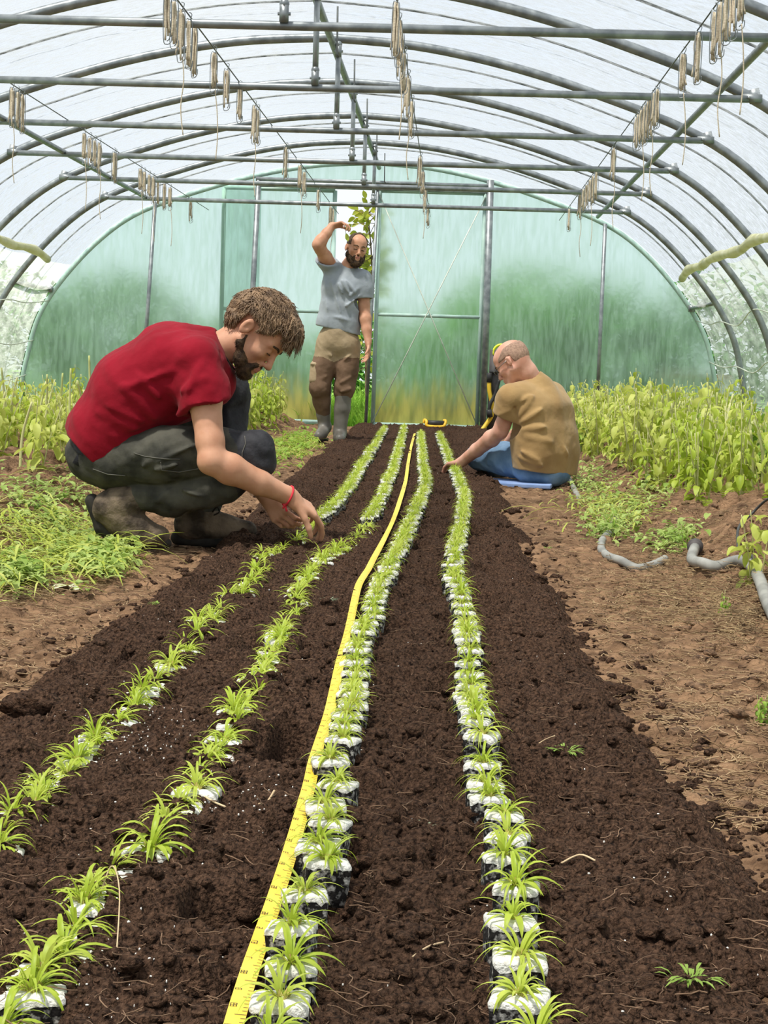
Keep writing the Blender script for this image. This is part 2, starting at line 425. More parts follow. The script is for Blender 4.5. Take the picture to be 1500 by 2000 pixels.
# door leaves
def door_leaf(name, us, lab, y, vtop, vmid, vbot, alg, brace=True):
    x0 = P(us[0], 600, y).x; x1 = P(us[1], 600, y).x; zt = P(us[0], vtop, y).z; zm = P((us[0] + us[1]) / 2, vmid, y).z; zb = -0.02
    root = empty(name, ((x0 + x1) / 2, y, zb)); tag(root, lab, 'door', kind='structure')
    r = 0.024
    for x in (x0, x1):
        b = MB(); b.tube([(x, y, zb), (x, y, zt)], r, 10); b.build('stile', M_greenpipe, root, world=True)
    for z in (zb + r, zm, zt):
        b = MB(); b.tube([(x0, y, z), (x1, y, z)], r if z != zm else 0.020, 10); b.build('rail', M_greenpipe, root, world=True)
    b = MB(); nx, nz = 12, 24
    vs = [(x0 + (x1 - x0) * i / nx, y + 0.026 + 0.008 * math.sin(i * 1.3 + j * 0.3), zb + (zt - zb) * j / nz) for i in range(nx + 1) for j in range(nz + 1)]
    b.add(vs, [(i * (nz + 1) + j, (i + 1) * (nz + 1) + j, (i + 1) * (nz + 1) + j + 1, i * (nz + 1) + j + 1) for i in range(nx) for j in range(nz)])
    b.build('film_pane', alg, root, world=True)
    if brace:
        for s in ((x0, x1), (x1, x0)):
            b = MB(); b.tube([(s[0], y - 0.03, zb + 0.05), (s[1], y - 0.03, zt - 0.05)], 0.006, 6); b.build('brace_wire', M_palecord, root, world=True)
door_leaf('door_1', (735, 940), 'closed pale green door leaf with crossed wires', YW + 0.02, 372, 617, 830, M_endalgae)
door_leaf('door_2', (433, 648), 'pale green door leaf slid open to the left', YW + 0.10, 366, 606, 830, M_endalgae, brace=False)

# crossbars with king posts, purlins
for k in range(1, 8):
    y = HY[k] - 0.045
    hw = half_at(ZBAR) - 0.0
    root = empty('crossbar', (CX, y, ZBAR), 'grey steel crossbar hung under the hoops, %s from the end wall' % ordinal(k - 1), 'crossbar', 'crossbars')
    b = MB(); b.tube([(CX - hw + 0.05, y, ZBAR), (CX + hw - 0.05, y, ZBAR)], 0.021, 12); b.build('bar', M_steel, root, world=True)
    for s in (-1, 1):
        b = MB(); b.box((CX + s * (hw - 0.03), y, ZBAR + 0.005), (0.055, 0.014, 0.022))
        b.tube([(CX + s * (hw - 0.0), y + 0.045, ZBAR + 0.02 - 0.03), (CX + s * (hw - 0.0) - s * 0.02, y + 0.045, ZBAR + 0.06)], 0.036, 10)
        b.tube([(CX + s * (hw - 0.05), y - 0.025, ZBAR + 0.005), (CX + s * (hw - 0.05), y + 0.025, ZBAR + 0.005)], 0.009, 8)
        b.build('end_clamp', M_steel, root, world=True)
    b = MB(); KX = CX + 0.09; b.tube([(KX, y - 0.02, ZBAR + 0.01), (KX, y - 0.02, 2.80)], 0.017, 10)
    for z in (ZBAR + 0.05, 2.74):
        b.box((KX, y - 0.022, z), (0.020, 0.020, 0.038)); b.tube([(KX - 0.03, y - 0.022, z), (KX + 0.03, y - 0.022, z)], 0.008, 8)
        b.sphere((KX, y - 0.022, z + 0.045), 0.024, 8, 6)
    b.build('king_post', M_steel, root, world=True)
    if k < 6:
        b = MB(); b.tube([(CX + 0.16, y + 0.6, 2.80), (CX + 0.165, y + 0.6, 2.52), (CX + 0.175, y + 0.6, 2.50)], 0.006, 6)
        o = b.build('wire_hanger', M_wire); tag(o, 'thin wire hanger below the ridge pipe, %s from the end wall' % ordinal(k - 1), 'wire')
b = MB(); b.tube([(CX + .05, -2, 2.79), (CX + .05, YW, 2.79)], 0.024, 12); o = b.build('ridge_pipe', M_steel); tag(o, 'grey steel ridge pipe running the length of the tunnel', 'pipe')
# lower ridge pipe seen along the king posts, side purlins
pr = P(1340, 248, 12.2)
for nm, a, c, lab in (('right', Vector((1.45, -1.0, 2.27)), Vector((1.45, 17.9, 2.27)), 'grey steel purlin along the right side of the roof'),
                      ('left', Vector((-3.10, -1.0, 2.245)), Vector((-3.10, 16.9, 2.235)), 'grey steel purlin along the left side of the roof')):
    a2 = a
    b = MB(); b.tube([a2, c], 0.021, 12); o = b.build('purlin', M_steel); tag(o, lab, 'pipe')
for nm, uv0, uv1, lab in (('left', (98, 565), (18, 548), 'short grey pipe tying the last left hoop to the end wall'), ('right', (1350, 603), (1402, 598), 'short grey pipe tying the last right hoop to the end wall')):
    a = P(uv0[0], uv0[1], YW); c = Vector((a.x, HY[1], a.z + 0.0))
    b = MB(); b.tube([a, c], 0.020, 10); b.box(a + Vector((0, -0.04, 0)), (0.035, 0.03, 0.035)); o = b.build('tie_pipe', M_steel); tag(o, lab, 'pipe')
# cords tied along the side walls
for s, nm in ((-1, 'left'), (1, 'right')):
    for j, z in enumerate((0.42, 0.78, 1.22)):
        pts = []
        for k in range(0, 5):
            for t in (0, 0.5):
                y = HY[k] - PITCH * t; x = CX + s * (half_at(z) - (0.035 if t == 0 else 0.012))
                pts.append((x, y, z + (0.0 if t == 0 else -0.06) + 0.03 * math.sin(k * 3 + j)))
        b = MB(); b.tube(spline(pts, 4), 0.006, 6); o = b.build('side_cord', M_palecord)
        tag(o, 'pale cord strung along the %s side wall, %s one up' % (nm, ['lowest', 'middle', 'highest'][j]), 'cord')

# ------------------------------------------------------------------ crop wires with twine-wound hooks
M_twine = mat('jute_twine', (0.54, 0.45, 0.33), (0.78, 0.69, 0.54), rough=0.9, scale=60, stretch=(1, 1, 8), bump=0.5)
def wire_at(u, v, y): p = P(u, v, y); return p.x, p.z
def y_for_v(X, z, v):
    lo, hi = 3.0, 18.5
    for _ in range(40):
        m = (lo + hi) / 2
        if pix((X, m, z))[1] < v: lo = m
        else: hi = m
    return (lo + hi) / 2
def hook_mb(seed, tail):
    r = random.Random(seed); L = 0.20 + 0.03 * r.random()
    w = MB(); w.tube(spline([(0.0, 0, 0.014), (0.014, 0, 0.006), (0.004, 0, -0.02), (-0.016, 0, -0.03), (-0.016, 0, -L), (0.0, 0, -L - 0.025), (0.02, 0, -L - 0.012), (0.022, 0, -L + 0.015)], 4), 0.0022, 5)
    w.tube(spline([(0.004, 0, -0.02), (0.018, 0, -0.04), (0.016, 0, -L + 0.02), (0.004, 0.01, -L - 0.01)], 4), 0.0022, 5)
    t = MB(); m = 7
    for j in range(m):
        x = -0.011 + 0.022 * j / (m - 1) + r.uniform(-.006, .006); yy = r.uniform(-.008, .008)
        t.tube(spline([(x * 0.5, yy, -0.03 + r.uniform(-.01, .01)), (x, yy + 0.004, -0.08), (x * 0.7, yy, -L * 0.6), (x * r.uniform(.6, 1.5), yy, -L + r.uniform(-.02, .05))], 3), 0.0044, 6)
    tails = None
    if tail:
        tails = MB(); x = 0.01
        tails.tube(spline([(x, 0, -L), (x + r.uniform(-.02, .02), 0, -L - tail * 0.3), (x + r.uniform(-.03, .03), 0, -L - tail * 0.65), (x + r.uniform(-.03, .04), 0, -L - tail)], 5), 0.0028, 5)
    return w, t, tails
_HV = []
for i in range(6):
    w, t, tl = hook_mb(50 + i, (0.35 if i in (1, 4) else 0))
    _HV.append((w.mesh('hook_wire'), t.mesh('wound_twine'), tl.mesh('loose_twine') if tl else None))
    _HV[-1][0].materials.append(M_steel); _HV[-1][1].materials.append(M_twine)
    if tl: _HV[-1][2].materials.append(M_twine)
WIRES = [
    ('the far left crop wire', (130, 229, HY[4] - 0.045), [165, 172, 178, 255, 262, 268, 274, 292, 294, 325, 330, 336, 341, 347, 355, 362, 388]),
    ('the inner left crop wire', (465, 181, HY[5] - 0.045), [-25, -8, 10, 30, 45, 95, 128, 162, 200, 208, 282, 318, 330, 366, 398, 404]),
    ('the middle crop wire', (800, 188, HY[5] - 0.045), [-5, 30, 55, 95, 140, 190, 300, 330, 365, 400]),
    ('the right crop wire', (1362, 77, HY[6] - 0.045), [-60, -40, -22, -5, 12, 55, 97, 165, 173, 181, 190, 199, 208, 215, 222, 283, 330, 338, 346, 355, 364, 373, 403]),
]
for (nm, ref, vs) in WIRES:
    X, z = wire_at(*ref)
    z = ZBAR + 0.028
    b = MB(); b.tube([(X, -1, z), (X, YW - 0.4, z)], 0.0035, 6); o = b.build('crop_wire', M_wire); tag(o, 'thin wire along the tunnel carrying twine hooks: ' + nm, 'wire')
    vs = sorted(vs)
    for i, v in enumerate(vs):
        y = y_for_v(X, z, v)
        if y > 18.2: y = 18.2 - 0.1 * (len(vs) - i)
        h = empty('twine_hook', (X, y, z), 'wire hook wound with pale twine on %s, %s from the camera' % (nm, ordinal(i)), 'twine hook', 'twine hooks on ' + nm, rz=random.uniform(-0.6, 0.6))
        w, t, tl = _HV[(i * 5 + len(nm)) % 6]
        link('hook_wire', w, h); link('wound_twine', t, h)
        if tl: link('loose_twine', tl, h)

# ------------------------------------------------------------------ outdoors behind the end wall
M_lawn = mat('outside_lawn', (0.10, 0.22, 0.03), (0.20, 0.36, 0.06), rough=0.9, scale=3, bump=0.5)
xx = np.linspace(-30, 30, 40); yy = np.linspace(YW + 0.0, 70, 40); Xg, Yg = np.meshgrid(xx, yy)
o = link('lawn', grid_mesh('lawn', Xg, Yg, -0.08 + 0.0 * Xg), None, M_lawn); tag(o, kind='structure')
for s, nm in ((-1, 'left'), (1, 'right')):
    xx = np.linspace(CX + s * 3.86, CX + s * 26, 12) if s > 0 else np.linspace(CX - 26, CX - 3.86, 12)
    Xg, Yg = np.meshgrid(xx, np.linspace(-6, YW, 16)); o = link('side_lawn', grid_mesh('side_lawn', Xg, Yg, -0.08 + 0 * Xg), None, M_lawn); tag(o, kind='structure')
M_foliage = [mat('hedge_leaf_%d' % i, c, c2, rough=0.6, scale=6, trans=0.35) for i, (c, c2) in enumerate((((0.05, 0.17, 0.03), (0.12, 0.30, 0.06)), ((0.08, 0.24, 0.04), (0.18, 0.38, 0.08)), ((0.16, 0.24, 0.05), (0.3, 0.36, 0.1))))]
M_bark = mat('bark', (0.10, 0.07, 0.04), (0.2, 0.15, 0.1), rough=0.9, scale=20)
def bushy(name, c, r, n, leaf, m, lab, cat, group=None, trunk=None, seed=1):
    rr = random.Random(seed); root = empty(name, (c[0], c[1], -0.08), lab, cat, group)
    b = MB()
    for i in range(n):
        while True:
            d = Vector((rr.uniform(-1, 1), rr.uniform(-1, 1), rr.uniform(-1, 1)))
            if 0.35 < d.length < 1: break
        q = Vector((c[0] + d.x * r[0], c[1] + d.y * r[1], c[2] + d.z * r[2] * (0.9 + 0.2 * rr.random())))
        if q.z < 0: continue
        b.leaf(q, (rr.uniform(-1, 1), rr.uniform(-1, 1), rr.uniform(-.8, .6)), (0, 0, 1), leaf * rr.uniform(.6, 1.3), leaf * 0.55, 0.4, 0.2, 2)
    b.build('foliage', m, root, world=True, smooth=False)
    if trunk:
        t = MB(); t.tube(spline([(c[0], c[1], -0.1), (c[0] + .05, c[1], c[2] * 0.5), (c[0] - 0.03, c[1], c[2] * 1.05)], 4), [trunk * (1 - 0.06 * i) for i in range(9)], 8); t.build('trunk', M_bark, root, world=True)
    return root
hedge = [(-6.9, 24.5, .75, 1.5, 1.2, 1.25, 0), (-4.9, 25, .85, 1.3, 1.1, 1.1, 0), (-3.2, 26, .55, 1.1, 1, .8, 1), (-1.2, 29, .6, 1.5, 1.2, .9, 1), (0.6, 24, .65, 1.3, 1, 1.15, 1),
         (2.0, 23.5, .7, 1.2, 1, 1.25, 0), (3.6, 23.2, .75, 1.3, 1, 1.35, 0), (1.2, 26.5, 1.0, 1.6, 1.2, 1.3, 1)]
HN = ['at the far left', 'left of the slim leaning post', 'behind the slid door leaf', 'beyond the doorway', 'behind the closed door leaf', 'right of the thick post', 'behind the right end wall', 'behind the others, right of the doorway']
for i, (x, y, z, rx, ry, rz_, mi) in enumerate(hedge):
    bushy('hedge_bush', (x, y, z), (rx, ry, rz_), 2200, 0.20, M_foliage[mi], 'dark green bush outdoors seen blurred through film, ' + HN[i], 'bush', 'bushes outdoors', seed=20 + i)
M_shed = mat('grey_shed_boards', (0.24, 0.23, 0.20), (0.32, 0.31, 0.27), rough=0.9, scale=6)
c = P(1350, 800, 21.2); sh = empty('shed', (c.x, 21.2, -0.08), 'low grey shed outdoors, blurred through the right end of the end wall', 'shed')
b = MB(); b.box((c.x, 21.2, .26), (.38, .4, .36)); b.build('wall', M_shed, sh, world=True, smooth=False)
b = MB(); b.box((c.x, 21.2, .64), (.43, .45, .03)); b.build('roof', M_bark, sh, world=True, smooth=False)
# sapling with yellowing leaves in the doorway
M_yleaf = mat('yellowing_leaf', (0.42, 0.42, 0.04), (0.28, 0.34, 0.05), rough=0.5, scale=7, trans=0.45)
sx = P(722, 560, 20.6)
root = empty('sapling', (sx.x, 20.6, -0.08), 'thin sapling with yellowing leaves standing outside the open doorway', 'tree')
b = MB(); stem = spline([(sx.x + 0.02, 20.6, -0.08), (sx.x - 0.02, 20.6, 1.0), (sx.x + 0.02, 20.6, 1.8), (sx.x - 0.06, 20.6, 2.55)], 6); b.tube(stem, [0.02 - 0.0008 * i for i in range(len(stem))], 7)
rr = random.Random(5); lv = MB()
for i in range(120):
    t = rr.random() ** 0.6; k = int(t * (len(stem) - 1)); q = stem[k]
    if q.z < 0.5: continue
    dx = Vector((rr.uniform(-1, 0.9), rr.uniform(-.6, .6), rr.uniform(-.2, .7))); e = q + dx.normalized() * rr.uniform(.06, .26)
    b.tube([q, e], 0.004, 5); [lv.leaf(q.lerp(e, .4 + .6 * w_), dx + Vector((rr.uniform(-.6, .6), 0, rr.uniform(-.6, .4))), (rr.uniform(-.5, .5), -1, rr.uniform(-.4, .6)), 0.11, 0.06, 0.6, 0.2, 4) for w_ in ((0.3, 1.0) if q.z > 1.2 else (1.0,))]
b.build('stem', M_bark, root, world=True); lv.build('foliage', M_yleaf, root, world=True)
# grass outside the doorway
M_grass = mat('fresh_grass', (0.16, 0.36, 0.03), (0.30, 0.50, 0.06), rough=0.6, scale=5, trans=0.4)
b = MB(); rr = random.Random(9)
for i in range(2600):
    x = rr.uniform(OPN0 - 0.35, OPN1 + 0.2); y = YW + 0.2 + rr.random() ** 1.5 * 4.5
    b.leaf((x, y, -0.08), (rr.uniform(-.5, .5), rr.uniform(-.5, .5), 1), (0, 1, 0.1), rr.uniform(.12, .38) * (1 + 0.12 * (y - YW)), 0.014, rr.uniform(.2, .9), 0.1, 3, shape=0.5)
o = b.build('tall_grass', M_grass); tag(o, 'bright green grass growing outside the open doorway', 'grass', kind='stuff')
# ------------------------------------------------------------------ ground
M_soil = mat('dark_crumbly_soil', (0.009, 0.005, 0.004), (0.160, 0.090, 0.058), rough=0.95, scale=150, detail=10, lo=0.3, hi=0.72, bump=1.0, bscale=210, spec=0.10, bdist=0.016)
M_path = mat('trodden_path_earth', (0.090, 0.050, 0.029), (0.34, 0.205, 0.118), rough=0.95, scale=26, detail=9, lo=0.3, hi=0.7, bump=1.0, bscale=90, spec=0.12, bdist=0.02, stretch=(0.6, 1.0, 1))
def sstep(a, b, x):
    t = np.clip((x - a) / (b - a), 0, 1); return t * t * (3 - 2 * t)
def bed_edges(y):
    l = np.interp(y, [2, 5, 7, 11, 14, 18], [-.82, -.83, -.86, -.95, -1.0, -1.02]) + 0.10 * fbm(y * 1.5, y * 0 + 3.3, 4, 21)
    r = np.interp(y, [2, 3.1, 4.6, 6.7, 9, 12, 16.7], [.43, .41, .325, .30, .27, .31, .41]) + 0.16 * fbm(y * 2.2, y * 0 + 7.7, 4, 22)
    return l, r
def bed_coarse(x, y):
    return 0.05 * fbm(x * 3.2, y * 3.2, 3, 1) + 0.012 * fbm(x * 14, y * 14, 2, 2)
def bed_h(x, y):
    l, r = bed_edges(y)
    e = np.minimum(x - l, r - x); m = sstep(-0.09, 0.10, e)
    h = bed_coarse(x, y)
    wx = x + .012 * fbm(x * 40, y * 40, 2, 61) * 2; wy = y + .012 * fbm(x * 40 + 9, y * 40, 2, 62) * 2
    c = 0.40 * lumps(wx, wy, 0.052, 31, 0.5) + 0.45 * lumps(wx, wy, 0.022, 32, 0.75) + 0.040 * np.abs(fbm(x * 28, y * 28, 3, 63)) + 0.024 * fbm(x * 75, y * 75, 2, 64) + 0.013 * np.abs(fbm(x * 120, y * 120, 2, 65)) + 0.2 * lumps(wx, wy, 0.0105, 66, 0.55)
    edge = 0.5 * lumps(x, y, 0.10, 35, 0.5) * sstep(0.22, 0.0, e)
    pits = -0.07 * sstep(0.74, 0.90, vnoise(x * 7.5, y * 5.0, 77)) - 0.03 * sstep(0.72, 0.9, vnoise(x * 19, y * 15, 78))
    return (h + c + edge + pits) * m - 0.07 * (1 - m)
def floor_h(x, y):
    h = -0.035 + 0.03 * fbm(x * 1.8, y * 1.8, 4, 41) + 0.010 * lumps(x, y, 0.05, 42, 0.35) * 12 * 0.1
    rb = sstep(0.80, 1.25, x - 0.0 + 0.12 * fbm(y * 1.2, y * 0 + 1.1, 3, 43)); lb = sstep(1.25, 1.75, -x + 0.15 * fbm(y * 1.1, y * 0 + 5.1, 3, 44) - 0.02 * (y - 5))
    bk = (rb + lb) * (0.09 + 0.09 * fbm(x * 2.6, y * 2.6, 4, 45) + 0.7 * lumps(x, y, 0.13, 46, 0.5) + 0.6 * lumps(x, y, 0.05, 47, 0.6))
    h = h + bk + 0.40 * lumps(x, y, 0.03, 48, 0.35) + 0.45 * lumps(x, y, 0.055, 49, 0.16) + 0.016 * np.abs(fbm(x * 30, y * 30, 3, 50))
    l, r = bed_edges(y); under = sstep(0.02, 0.14, np.minimum(x - l, r - x))
    return h - 0.10 * under
def yrows(y0, y1, k, mn):
    ys = [y0]
    while ys[-1] < y1: ys.append(ys[-1] + max(mn, k * ys[-1]))
    return np.array(ys)
ys = yrows(1.25, YW - 0.1, 0.0019, 0.0026); xs = np.arange(-1.30, 0.66, 0.0038)
Xg, Yg = np.meshgrid(xs, ys); Zg = bed_h(Xg, Yg)
l_, r_ = bed_edges(Yg); sel = None
bed = link('soil_bed', grid_mesh('soil_bed', Xg, Yg, Zg), None, M_soil)
tag(bed, 'long raised bed of dark crumbly soil with four rows', 'soil', kind='stuff')
ys = np.concatenate([np.arange(-3, 1.4, 0.1), yrows(1.6, YW, 0.0030, 0.006)])
xs = np.concatenate([np.arange(CX - 3.86, -2.2, 0.05), np.arange(-2.2, -0.7, 0.008), np.arange(-0.7, 0.2, 0.08), np.arange(0.2, 1.5, 0.008), np.arange(1.5, 1.6, 0.02), np.arange(1.6, CX + 3.87, 0.05)])
Xg, Yg = np.meshgrid(xs, ys)
o = link('floor', grid_mesh('floor', Xg, Yg, floor_h(Xg, Yg)), None, M_path); tag(o, kind='structure')
def hb(x, y): return float(bed_h(np.array([float(x)]), np.array([float(y)]))[0])
def hc(x, y): return float(bed_coarse(np.array([float(x)]), np.array([float(y)]))[0])
def hf(x, y): return float(floor_h(np.array([float(x)]), np.array([float(y)]))[0])

# crumbs and fibres
M_fibre = mat('dry_root_fibre', (0.20, 0.12, 0.06), (0.48, 0.34, 0.20), rough=0.9, scale=12)
M_bedfibre = mat('brown_peat_fibre', (0.07, 0.04, 0.024), (0.26, 0.16, 0.10), rough=0.9, scale=12)
M_perlite = mat('white_mineral_specks', (0.70, 0.68, 0.64), (0.85, 0.84, 0.8), rough=0.9, scale=40)
def fibre(b, x, y, z, L, r, rr, n=4):
    a = rr.uniform(0, 2 * PI); p = Vector((x, y, z)); pts = [p.copy()]
    for i in range(n):
        a += rr.uniform(-.6, .6); p = p + Vector((math.cos(a), math.sin(a), rr.uniform(-.25, .25))) * (L / n); pts.append(p.copy())
    b.tube(pts, r, 4, cap=False)
def scatter_y(rr, y0, y1):
    t = rr.random(); return 1.0 / (1 / y0 + (1 / y1 - 1 / y0) * t)
rr = random.Random(3); b = MB(); X_ = []; 
pts = [(rr.uniform(-.85, .4), scatter_y(rr, 1.5, 12)) for _ in range(2600)]
hz = bed_h(np.array([p[0] for p in pts]), np.array([p[1] for p in pts]))
for (x, y), z in zip(pts, hz): fibre(b, x, y, z + 0.004, rr.uniform(.012, .05), rr.uniform(.0004, .0010), rr)
tag(b.build('peat_fibres', M_bedfibre), 'fine brown fibres strewn over the dark soil', 'fibres', kind='stuff')
b = MB(); pts = []
for _ in range(15000):
    y = scatter_y(rr, 2.6, 16)
    x = rr.uniform(.38, 1.35) if rr.random() < 0.6 else rr.uniform(-1.75, -.82)
    pts.append((x, y))
hz = floor_h(np.array([p[0] for p in pts]), np.array([p[1] for p in pts]))
for (x, y), z in zip(pts, hz): fibre(b, x, y, z + 0.004, rr.uniform(.012, .06) , rr.uniform(.0005, .0014), rr)
tag(b.build('path_straw', M_fibre), 'dry straw and root fibres littering both paths', 'straw', kind='stuff')
b = MB(); pts = []
for i in range(1000):
    if i < 450: c = rr.choice([(-.52, 2.9), (-.48, 2.75), (-.56, 3.0), (-.3, 2.45), (-.36, 1.75)]); pts.append((rr.gauss(c[0], .05), rr.gauss(c[1], .12)))
    else: pts.append((rr.uniform(-.8, .38), scatter_y(rr, 1.5, 11)))
hz = bed_h(np.array([p[0] for p in pts]), np.array([p[1] for p in pts]))
for (x, y), z in zip(pts, hz): b.sphere((x, y, z), [rr.uniform(.0006, .0024) for _ in range(3)], 5, 3)
tag(b.build('white_specks', M_perlite), 'white mineral specks sprinkled over the dark soil', 'specks', kind='stuff')
# loose clods
def clod_mb(seed, n=10):
    rr = random.Random(seed); b = MB(); b.sphere((0, 0, 0), 1.0, n, max(4, n // 2 + 1))
    out = []
    for v in b.v:
        q = Vector(v); k = 1 + 0.55 * noise.fractal(q * 1.6 + Vector((seed * 7.1, 0, 0)), 1.0, 2.0, 3); out.append((q.x * k, q.y * k, q.z * k * 0.75))
    b.v = out; return b
_cl = [clod_mb(i, 8) for i in range(8)]
b = MB(); pts = []
for i in range(8000):
    y = scatter_y(rr, 1.5, 13)
    if rr.random() < 0.75: x = rr.uniform(-.86, .4)
    else:
        l, r = bed_edges(np.array([y])); x = (float(r[0]) + abs(rr.gauss(0, .07))) if rr.random() < .6 else (float(l[0]) - abs(rr.gauss(0, .07)))
    pts.append((x, y))
hx = np.array([p[0] for p in pts]); hy = np.array([p[1] for p in pts]); hz = np.maximum(bed_h(hx, hy), floor_h(hx, hy))
for i, ((x, y), z) in enumerate(zip(pts, hz)):
    s = 0.003 + 0.013 * rr.random() ** 3.5; c = _cl[i % 8]; ca, sa = math.cos(i * 1.3), math.sin(i * 1.3)
    b.add([(x + s * (p[0] * ca - p[1] * sa), y + s * (p[0] * sa + p[1] * ca), z + s * p[2] * 0.9) for p in c.v], c.f)
tag(b.build('soil_crumbs', M_soil), 'loose dark soil crumbs over the bed and its edges', 'soil crumbs', kind='stuff')
M_pathclod = mat('brown_path_crumbs', (0.065, 0.036, 0.021), (0.26, 0.155, 0.09), rough=0.95, scale=60, detail=8, bump=1.0, bscale=120, bdist=.01)
b = MB(); pts = []
for i in range(5200):
    y = scatter_y(rr, 2.6, 14)
    if rr.random() < .72: x = .45 + abs(rr.gauss(.45, .32))
    else: x = -.85 - abs(rr.gauss(.2, .4))
    pts.append((x, y))
hx = np.array([p[0] for p in pts]); hy = np.array([p[1] for p in pts]); hz = floor_h(hx, hy)
for i, ((x, y), z) in enumerate(zip(pts, hz)):
    s = 0.003 + 0.013 * rr.random() ** 3.4; c = _cl[i % 8]; ca, sa = math.cos(i * 1.7), math.sin(i * 1.7)
    b.add([(x + s * (p[0] * ca - p[1] * sa) * 1.2, y + s * (p[0] * sa + p[1] * ca), z + s * p[2] * 0.8) for p in c.v], c.f)
tag(b.build('path_crumbs', M_pathclod), 'brown earth crumbs scattered over both paths and banks', 'earth crumbs', kind='stuff')
CL = [(1195, 1325, .030, 'fist-sized dark clod lying on the path edge right of the bed'), (1205, 1430, .028, 'dark clod on the crumbling right edge of the bed, lower one'), (1000, 990, .035, 'dark clod beside the bed below the seated man'),
      (60, 1390, .045, 'large dark clod at the left edge of the bed by the path'), (1045, 1140, .03, 'dark clod at the bed edge beside a white stalk'), (1015, 1255, .02, 'small dark clod on the soil right of the rightmost row')]
for i, (u, v, s, lab) in enumerate(CL):
    g = G(u, v); z = max(hb(g.x, g.y), hf(g.x, g.y)); c = clod_mb(40 + i, 18)
    c.v = [(p[0] * s * 1.25, p[1] * s, p[2] * s * 0.85) for p in c.v]
    o = c.build('soil_clod', M_soil); o.location = (g.x, g.y, z + s * 0.25); tag(o, lab, 'clod')
# ------------------------------------------------------------------ seedlings in soil blocks
M_leaf = [mat('seedling_leaf_%d' % i, a, c, rough=0.45, scale=30, trans=0.38, spec=0.4) for i, (a, c) in enumerate((((0.36, 0.48, 0.03), (0.54, 0.64, 0.09)), ((0.42, 0.52, 0.05), (0.60, 0.67, 0.13))))]
M_stemred = mat('reddish_stem_base', (0.55, 0.38, 0.16), (0.5, 0.5, 0.12), rough=0.5, scale=40)
M_block = mat('soil_block_with_mineral_dust', (0.012, 0.010, 0.010), (0.62, 0.60, 0.57), rough=0.95, scale=130, detail=8, lo=0.50, hi=0.72, bump=0.8, bscale=200, bdist=0.003)
M_cap = mat('white_vermiculite', (0.55, 0.53, 0.48), (0.86, 0.85, 0.81), rough=0.95, scale=120, detail=6, lo=0.3, hi=0.55, bump=0.9, bscale=260, bdist=0.004)
NV = 12
def block_meshes(seed):
    rr = random.Random(seed); w = 0.0275 + rr.uniform(-.001, .0015); h = 0.052; n = 7
    b = MB(); vs = []; fs = []
    def sq(z, s, jag, k):
        out = []
        for i in range(4 * n):
            side, t = divmod(i, n); t = t / n * 2 - 1
            p = [(t, -1), (1, t), (-t, 1), (-1, -t)][side]
            q = Vector((p[0], p[1], 0)); m = max(abs(p[0]), abs(p[1])); L = q.length; q = q * (1 if L < 1.36 else 1.36 / L * (1 + 0.06 * (L - 1.36)))
            j = 1 + jag * noise.noise(Vector((p[0] * 2.2, p[1] * 2.2, z * 90 + seed * 3.1)))
            out.append((q.x * s * j, q.y * s * j, z))
        return out
    levels = [(0, w * 0.86, .10), (h * .2, w * .93, .07), (h * .45, w * .96, .08), (h * .7, w * .98, .07), (h * .9, w, .06), (h * 0.99, w * 0.97, .06)]
    for z, s, j in levels: vs += sq(z, s, j, 0)
    m = 4 * n
    for l in range(len(levels) - 1):
        for i in range(m): fs.append((l * m + i, l * m + (i + 1) % m, (l + 1) * m + (i + 1) % m, (l + 1) * m + i))
    fs.append(tuple(range(m - 1, -1, -1))); fs.append(tuple((len(levels) - 1) * m + i for i in range(m)))
    b.add(vs, fs)
    c = MB(); vs = []; fs = []            # the white cap: a crusty pad spilling over the rim
    drip = [max(0, noise.noise(Vector((math.cos(i / m * 6.28) * 2, math.sin(i / m * 6.28) * 2, seed * 1.7)))) * 0.014 + 0.002 for i in range(m)]
    ring0 = sq(h - .002, w * 1.006, .06, 0); vs += [(p[0], p[1], p[2] - drip[i]) for i, p in enumerate(ring0)]
    vs += sq(h - .0005, w * 1.008, .05, 0); vs += [(p[0], p[1], p[2] + .0008 * rr.uniform(-1, 1)) for p in sq(h + .0022, w * .93, .06, 0)]
    vs += [(p[0], p[1], p[2] + .0014 * rr.uniform(-1, 1)) for p in sq(h + .004, w * .55, .1, 0)]; vs.append((0, 0, h + .0025))
    for l in range(3):
        for i in range(m): fs.append((l * m + i, l * m + (i + 1) % m, (l + 1) * m + (i + 1) % m, (l + 1) * m + i))
    for i in range(m): fs.append((3 * m + i, 3 * m + (i + 1) % m, 4 * m))
    c.add(vs, fs)
    # leaves
    f = MB(); st = MB(); k = rr.randint(22, 34); big = rr.uniform(.85, 1.15)
    for i in range(k):
        a = 2 * PI * i / k * 2.4 + rr.uniform(-.5, .5); tilt = rr.uniform(.15, 1.3)
        d = Vector((math.cos(a) * tilt, math.sin(a) * tilt, 1.0))
        b0 = Vector((math.cos(a) * .006 * rr.random(), math.sin(a) * .006 * rr.random(), h + .002))
        L = rr.uniform(.028, .060) * big; W = rr.uniform(.0030, .0052) if rr.random() < .88 else .0085
        f.leaf(b0, d, (0, 0, 1) if tilt > .1 else (1, 0, 0), L, W, rr.uniform(.9, 2.1), 0.3, 8, shape=0.75)
        st.tube([b0 - Vector((0, 0, .003)), b0 + d.normalized() * L * .16], [.0013, .0009], 5, cap=False)
    ms = (b.mesh('soil_block'), c.mesh('vermiculite_cap'), f.mesh('foliage'), st.mesh('stem_base'))
    ms[0].materials.append(M_block); ms[1].materials.append(M_cap); ms[2].materials.append(M_leaf[seed % 2]); ms[3].materials.append(M_stemred)
    return ms
